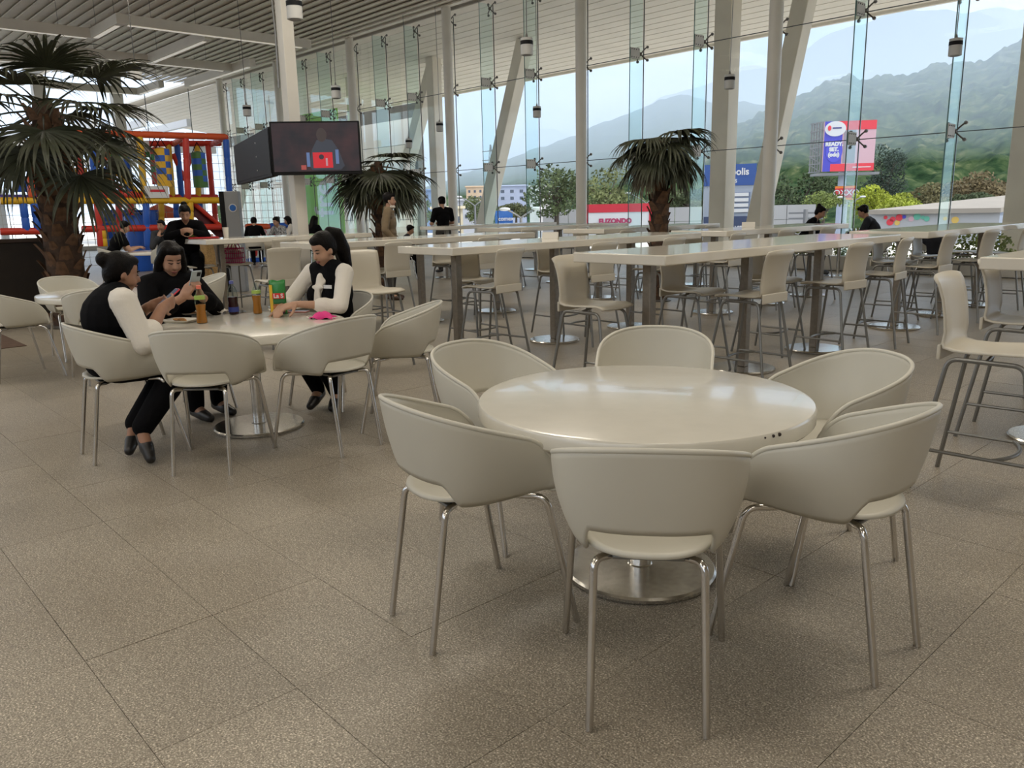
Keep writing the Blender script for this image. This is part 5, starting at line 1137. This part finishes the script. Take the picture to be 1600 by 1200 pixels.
# plates and food
foodm = mat('fried_food', (.42, .22, .08), .7, noise_=(40, .5), bump=(50, .6)); foam = mat('foam_white', (.68, .65, .58), .6)
def plate(px, py, r, label, sq=False, rz=0, z=ZT, food=foodm, name='foam_plate'):
    P = at_z(px, py, z); t = thing(name, label, 'plate', (P.x, P.y, z), rz)
    if sq: MB().grid([[Vector((x*r*k, y*r*.72*k, h_)) for x, y in ((-1, -.8), (-.8, -1), (.8, -1), (1, -.8), (1, .8), (.8, 1), (-.8, 1), (-1, .8))] for k, h_ in ((.02, .003), (.80, .003), (.92, .018), (1.0, .020), (1.0, .017), (.9, .012), (.8, 0), (.02, 0))], closed=True).build('tray', foam, t, ang=50)
    else: MB().lathe([(.02, .0), (r*.7, 0), (r, .014), (r, .017), (r*.7, .005), (.01, .005)], 28).build('dish', foam, t)
    rg = random.Random(int(px))
    for k in range(5): a = rg.uniform(0, 6.3); MB().ball((math.cos(a)*r*.35*rg.random(), math.sin(a)*r*.3*rg.random(), .014), (.028, .020, .010), 8).build('food_piece', food, t).rotation_euler = (rg.uniform(-.3, .3), rg.uniform(-.3, .3), rg.uniform(0, 3))
    return t
plate(283, 503, .115, 'square white foam tray with fried food nearest the woman with red phone', True, .5); plate(303, 491, .105, 'white foam plate with food in front of the woman in black'); plate(455, 484, .10, 'white plate with snack in front of the ponytailed woman')
def paper(px, py, label, m, r=.06, z=ZT, name='napkin', cat='napkin', seed=1):
    P = at_z(px, py, z); t = thing(name, label, cat, (P.x, P.y, z+.004)); rg = random.Random(seed); MB().grid([[Vector(((i/6-.5)*2*r, (j/6-.5)*1.5*r, rg.uniform(0, .022))) for i in range(7)] for j in range(7)]).build('sheet', m, t, ang=180, solid=.002)
paper(345, 489, 'crumpled white napkin beside the food trays', whitec, .06, seed=2); paper(430, 487, 'crumpled clear wrapper behind the crisp bag', foam, .05, seed=8)
pink = mat('pink_mask', (.70, .03, .22), .7); P = at_z(505, 498, ZT); t = thing('face_mask', 'bright pink face mask lying on the women\'s table', 'face mask', (P.x, P.y, ZT), .6)
rows = [[Vector((-.085+.17*i/10, -.045+.09*j/6, .006+.045*math.sin(PI*i/10)*math.sin(PI*j/6)+.008*math.sin(j*2.1+i))) for i in range(11)] for j in range(7)]
MB().grid(rows).build('mask_cloth', pink, t, ang=180, solid=.003)
for sx in (-1, 1): MB().tube(arc((sx*.085, -.04, .01), (sx*.15, 0, .02), (sx*.085, .04, .01)), .0025, 6).build('ear_loop', whitec, t)
def phone(name, label, M, body, scr_, size=(.075, .155, .009)):
    t = thing(name, label, 'phone', (0, 0, 0)); t.matrix_basis = M; MB().box((0, 0, 0), size).build('case', body, t, bevel=.0035); MB().box((0, 0, size[2]/2+.0005), (size[0]*.9, size[1]*.94, .001)).build('display', scr_, t, smooth=False)
    MB().box((-size[0]*.22, size[1]*.33, -size[2]/2-.001), (size[0]*.36, size[1]*.2, .002)).build('camera_bump', black, t, bevel=.001); return t
dispm = mat('phone_display', (.02, .02, .025), .1, emit=((.25, .3, .4), .25))
P = at_z(466, 488, ZT); phone('smartphone', 'rose pink phone lying face up on the women\'s table', Matrix.Translation((P.x, P.y, ZT+.006)) @ Matrix.Rotation(R(-50), 4, 'Z'), mat('rose_case', (.55, .25, .22), .4), dispm)
Mw1 = Matrix.Translation(W1loc) @ Matrix.Rotation(W1rz, 4, 'Z'); phone('smartphone', 'red-cased phone held by the woman in black vest', Mw1 @ Matrix.Translation((.015, .335, .937)) @ Matrix.Rotation(R(38), 4, 'X'), mat('red_case', (.55, .02, .05), .4), dispm)
Mw2 = Matrix.Translation(W2loc) @ Matrix.Rotation(W2rz, 4, 'Z'); phone('smartphone', 'pale blue-grey phone held upright by the woman in black', Mw2 @ Matrix.Translation((.065, .452, .992)) @ Matrix.Rotation(R(62), 4, 'X'), mat('paleblue_case', (.36, .42, .45), .35), dispm)
# eating woman's tray
ZH = 1.10; P = at_z(300, 372, ZH); P.x -= .05
t = thing('food_tray', 'red plastic food tray in front of the eating woman', 'tray', (-11.74, 4.72, ZH), -.3); MB().box((0, 0, .008), (.30, .40, .012)).build('tray_base', mat('tray_red', (.50, .02, .03), .4), t, bevel=.004)
for sx in (-1, 1): MB().box((sx*.15, 0, .014), (.012, .41, .02)).build('tray_rim', MATS['tray_red'], t, bevel=.003)
t = thing('salad_plate', 'plate heaped with salad on the red tray', 'plate', (-11.78, 4.62, ZH+.016)); MB().lathe([(.02, 0), (.075, 0), (.105, .014), (.075, .005)], 24).build('dish', foam, t)
rg = random.Random(4); lm = mat('salad_green', (.22, .30, .06), .7, noise_=(30, .6)); mb = MB(); leafcloud(mb, (0, 0, .03), (.08, .08, .03), 160, .018, rg); mb.build('salad_leaves', lm, t, smooth=False)['kind'] = 'stuff'
t = thing('dip_bowl', 'small white bowl beside the salad plate', 'bowl', (-11.72, 4.82, ZH+.016)); MB().lathe([(.03, 0), (.052, .045), (.048, .045), (.028, .006)], 20).build('bowl_wall', foam, t)
t = thing('paper_cup', 'tall pale paper cup on the high table', 'cup', (-11.62, 5.02, ZH)); MB().lathe([(.032, 0), (.044, .15), (.041, .15), (.030, .006)], 20).build('cup_wall', foam, t)
# magenta mesh bag on a stool
P = Vector((-11.76, 5.18, .72)); dup(st, (P.x-.04, P.y, 0), -PI/2+.1, 'cream bar stool holding the magenta mesh bag', 'cream bar stools at the high tables')
t = thing('mesh_bag', 'magenta net shopping bag standing on a bar stool', 'bag', (P.x, P.y, .715), .8); mg = mat('magenta_net', (.45, .02, .12), .6); 
MB().box((0, 0, .10), (.20, .12, .18)).build('contents', mat('bag_contents', (.45, .38, .36), .7, noise_=(15, .5)), t, bevel=.03)
nb_ = MB()
for k in range(9): x = -.12+.03*k; nb_.tube([(x, -.075, 0), (x*1.05, -.08, .12), (x, -.07, .23)], .006, 5); nb_.tube([(x, .075, 0), (x*1.05, .08, .12), (x, .07, .23)], .006, 5)
for z in (.01, .08, .15, .22): nb_.tube([(-.125, -.078, z), (.125, -.078, z), (.125, .078, z), (-.125, .078, z), (-.125, -.078, z)], .007, 5)
nb_.build('net', mg, t)['kind'] = 'stuff'
for sy in (-1, 1): MB().tube(arc((-.07, sy*.07, .22), (0, sy*.05, .42), (.07, sy*.07, .22), 8), .008, 6).build('handle', mg, t)
MB().tube(arc((-.13, 0, .2), (-.22, 0, .0), (-.16, 0, -.16), 6), .012, 6).build('hanging_strap', mg, t)
# cards left on the high tables
for P, l_ in ((Vector((-6.2, 6.3, 0)), 'white folded card on the third high table from the right'), (Vector((-6.2, 10.3, 0)), 'white tent card on the far high table')):
    t = thing('table_card', l_, 'card', (P.x, P.y, 1.10), .5); MB().add([(-.09, -.03, 0), (.09, -.03, 0), (.09, 0, .07), (-.09, 0, .07), (-.09, .03, 0), (.09, .03, 0)], [(0, 1, 2, 3), (3, 2, 5, 4)]).build('card_sheet', foam, t, smooth=False, solid=.002)
# chips of dark wear on the front table's edge
for a in (-58, -23, -21, -19.5):
    pass
# shrubs outside by the glass and a red parked car below
for px, py, l_ in ((1436, 418, 'flowering yellow-green shrub outside the glass by the right stools'), (1530, 430, 'low leafy shrub outside the glass'), (1240, 418, 'low leafy shrub outside behind the seated pair'), (1340, 420, 'clipped shrub outside behind the suited man')):
    P = at_Y(px, py, 17.6); t = thing('shrub', l_, 'shrub', (P.x, P.y, -.2), 0, 'shrubs outside the glass'); mb = MB(); rg = random.Random(px); leafcloud(mb, (0, 0, .55), (.65, .45, .50), 900, .045, rg); mb.build('foliage', mat('shrub_leaf', (.20, .24, .07), .7, noise_=(4, .6)), t, smooth=False); MB().tube([(0, 0, 0), (0, 0, .5)], .04, 6).build('stem', MATS['bark'], t)

cm = mat('chip_dark', (.03, .02, .015), .8); t1 = [o for o in bpy.data.objects if o.name == 'round_table'][0]
for px, py, r_ in ((1212, 673, .007), (1252, 689, .006), (1235, 692, .004), (1078, 579, .004)):
    P = at_z(px, py, .715); a_ = math.atan2(P.y-C1[1], P.x-C1[0]); q = Vector((math.cos(a_)*.629, math.sin(a_)*.629, .706))+Vector((C1[0], C1[1], 0)); MB().ball(q, (r_, r_, r_*.9), 8).build('edge_chip', cm, t1, world=True)

# ------------------------------------------------------------------ pieces that belong to a part
SUB = {'eyelashes': 'body', 'eyebrow': 'body', 'lips': 'body', 'diffuser': 'channel', 'label_band': 'bottle_wall', 'drink': 'bottle_wall', 'lamp_head': 'arm', 'web_line': 'panel', 'brand_line': 'white_disc_', 'window_pane': 'wall', 'display': 'case', 'camera_bump': 'case', 'mask_strap': 'face_mask',
       'notice_print': 'notice_board', 'banner_strip': 'name_banner', 'banner_print': 'name_banner', 'wall_dot': 'panel', 'ear_loop': 'mask_cloth', 'back_lip': 'shell', 'rim': 'shell', 'shirt_mark': 'panel', 'shirt_badge': 'panel', 'shirt': 'panel', 'sleeve': 'panel', 'hand': 'panel', 'figure_body': 'panel', 'figure_head': 'panel', 'bolt': 'housing', 'name_tag': 'vest', 'tenant_plate': 'panel', 'tray_rim': 'tray_base'}
LETTER = {'sign_totem': 'cinema_panel', 'corner_shop': 'panel', 'shop_sign': 'panel', 'billboard': 'blue_field', 'green_banner': 'cloth', 'rail_fence': 'notice_board', 'crisp_bag': 'red_logo'}
base = lambda o: o.name.split('.')[0]
kids = {}
for o in bpy.data.objects:
    if o.parent is not None: kids.setdefault(o.parent.name, []).append(o)
for o in list(bpy.data.objects):
    if o.parent is None and o.name in kids:
        ks = kids[o.name]; by = {}
        for k_ in ks: by.setdefault(base(k_), k_)
        for k_ in ks:
            to = LETTER.get(base(o)) if base(k_) == 'lettering' else SUB.get(base(k_))
            if to in by and by[to] is not k_: k_.parent = by[to]
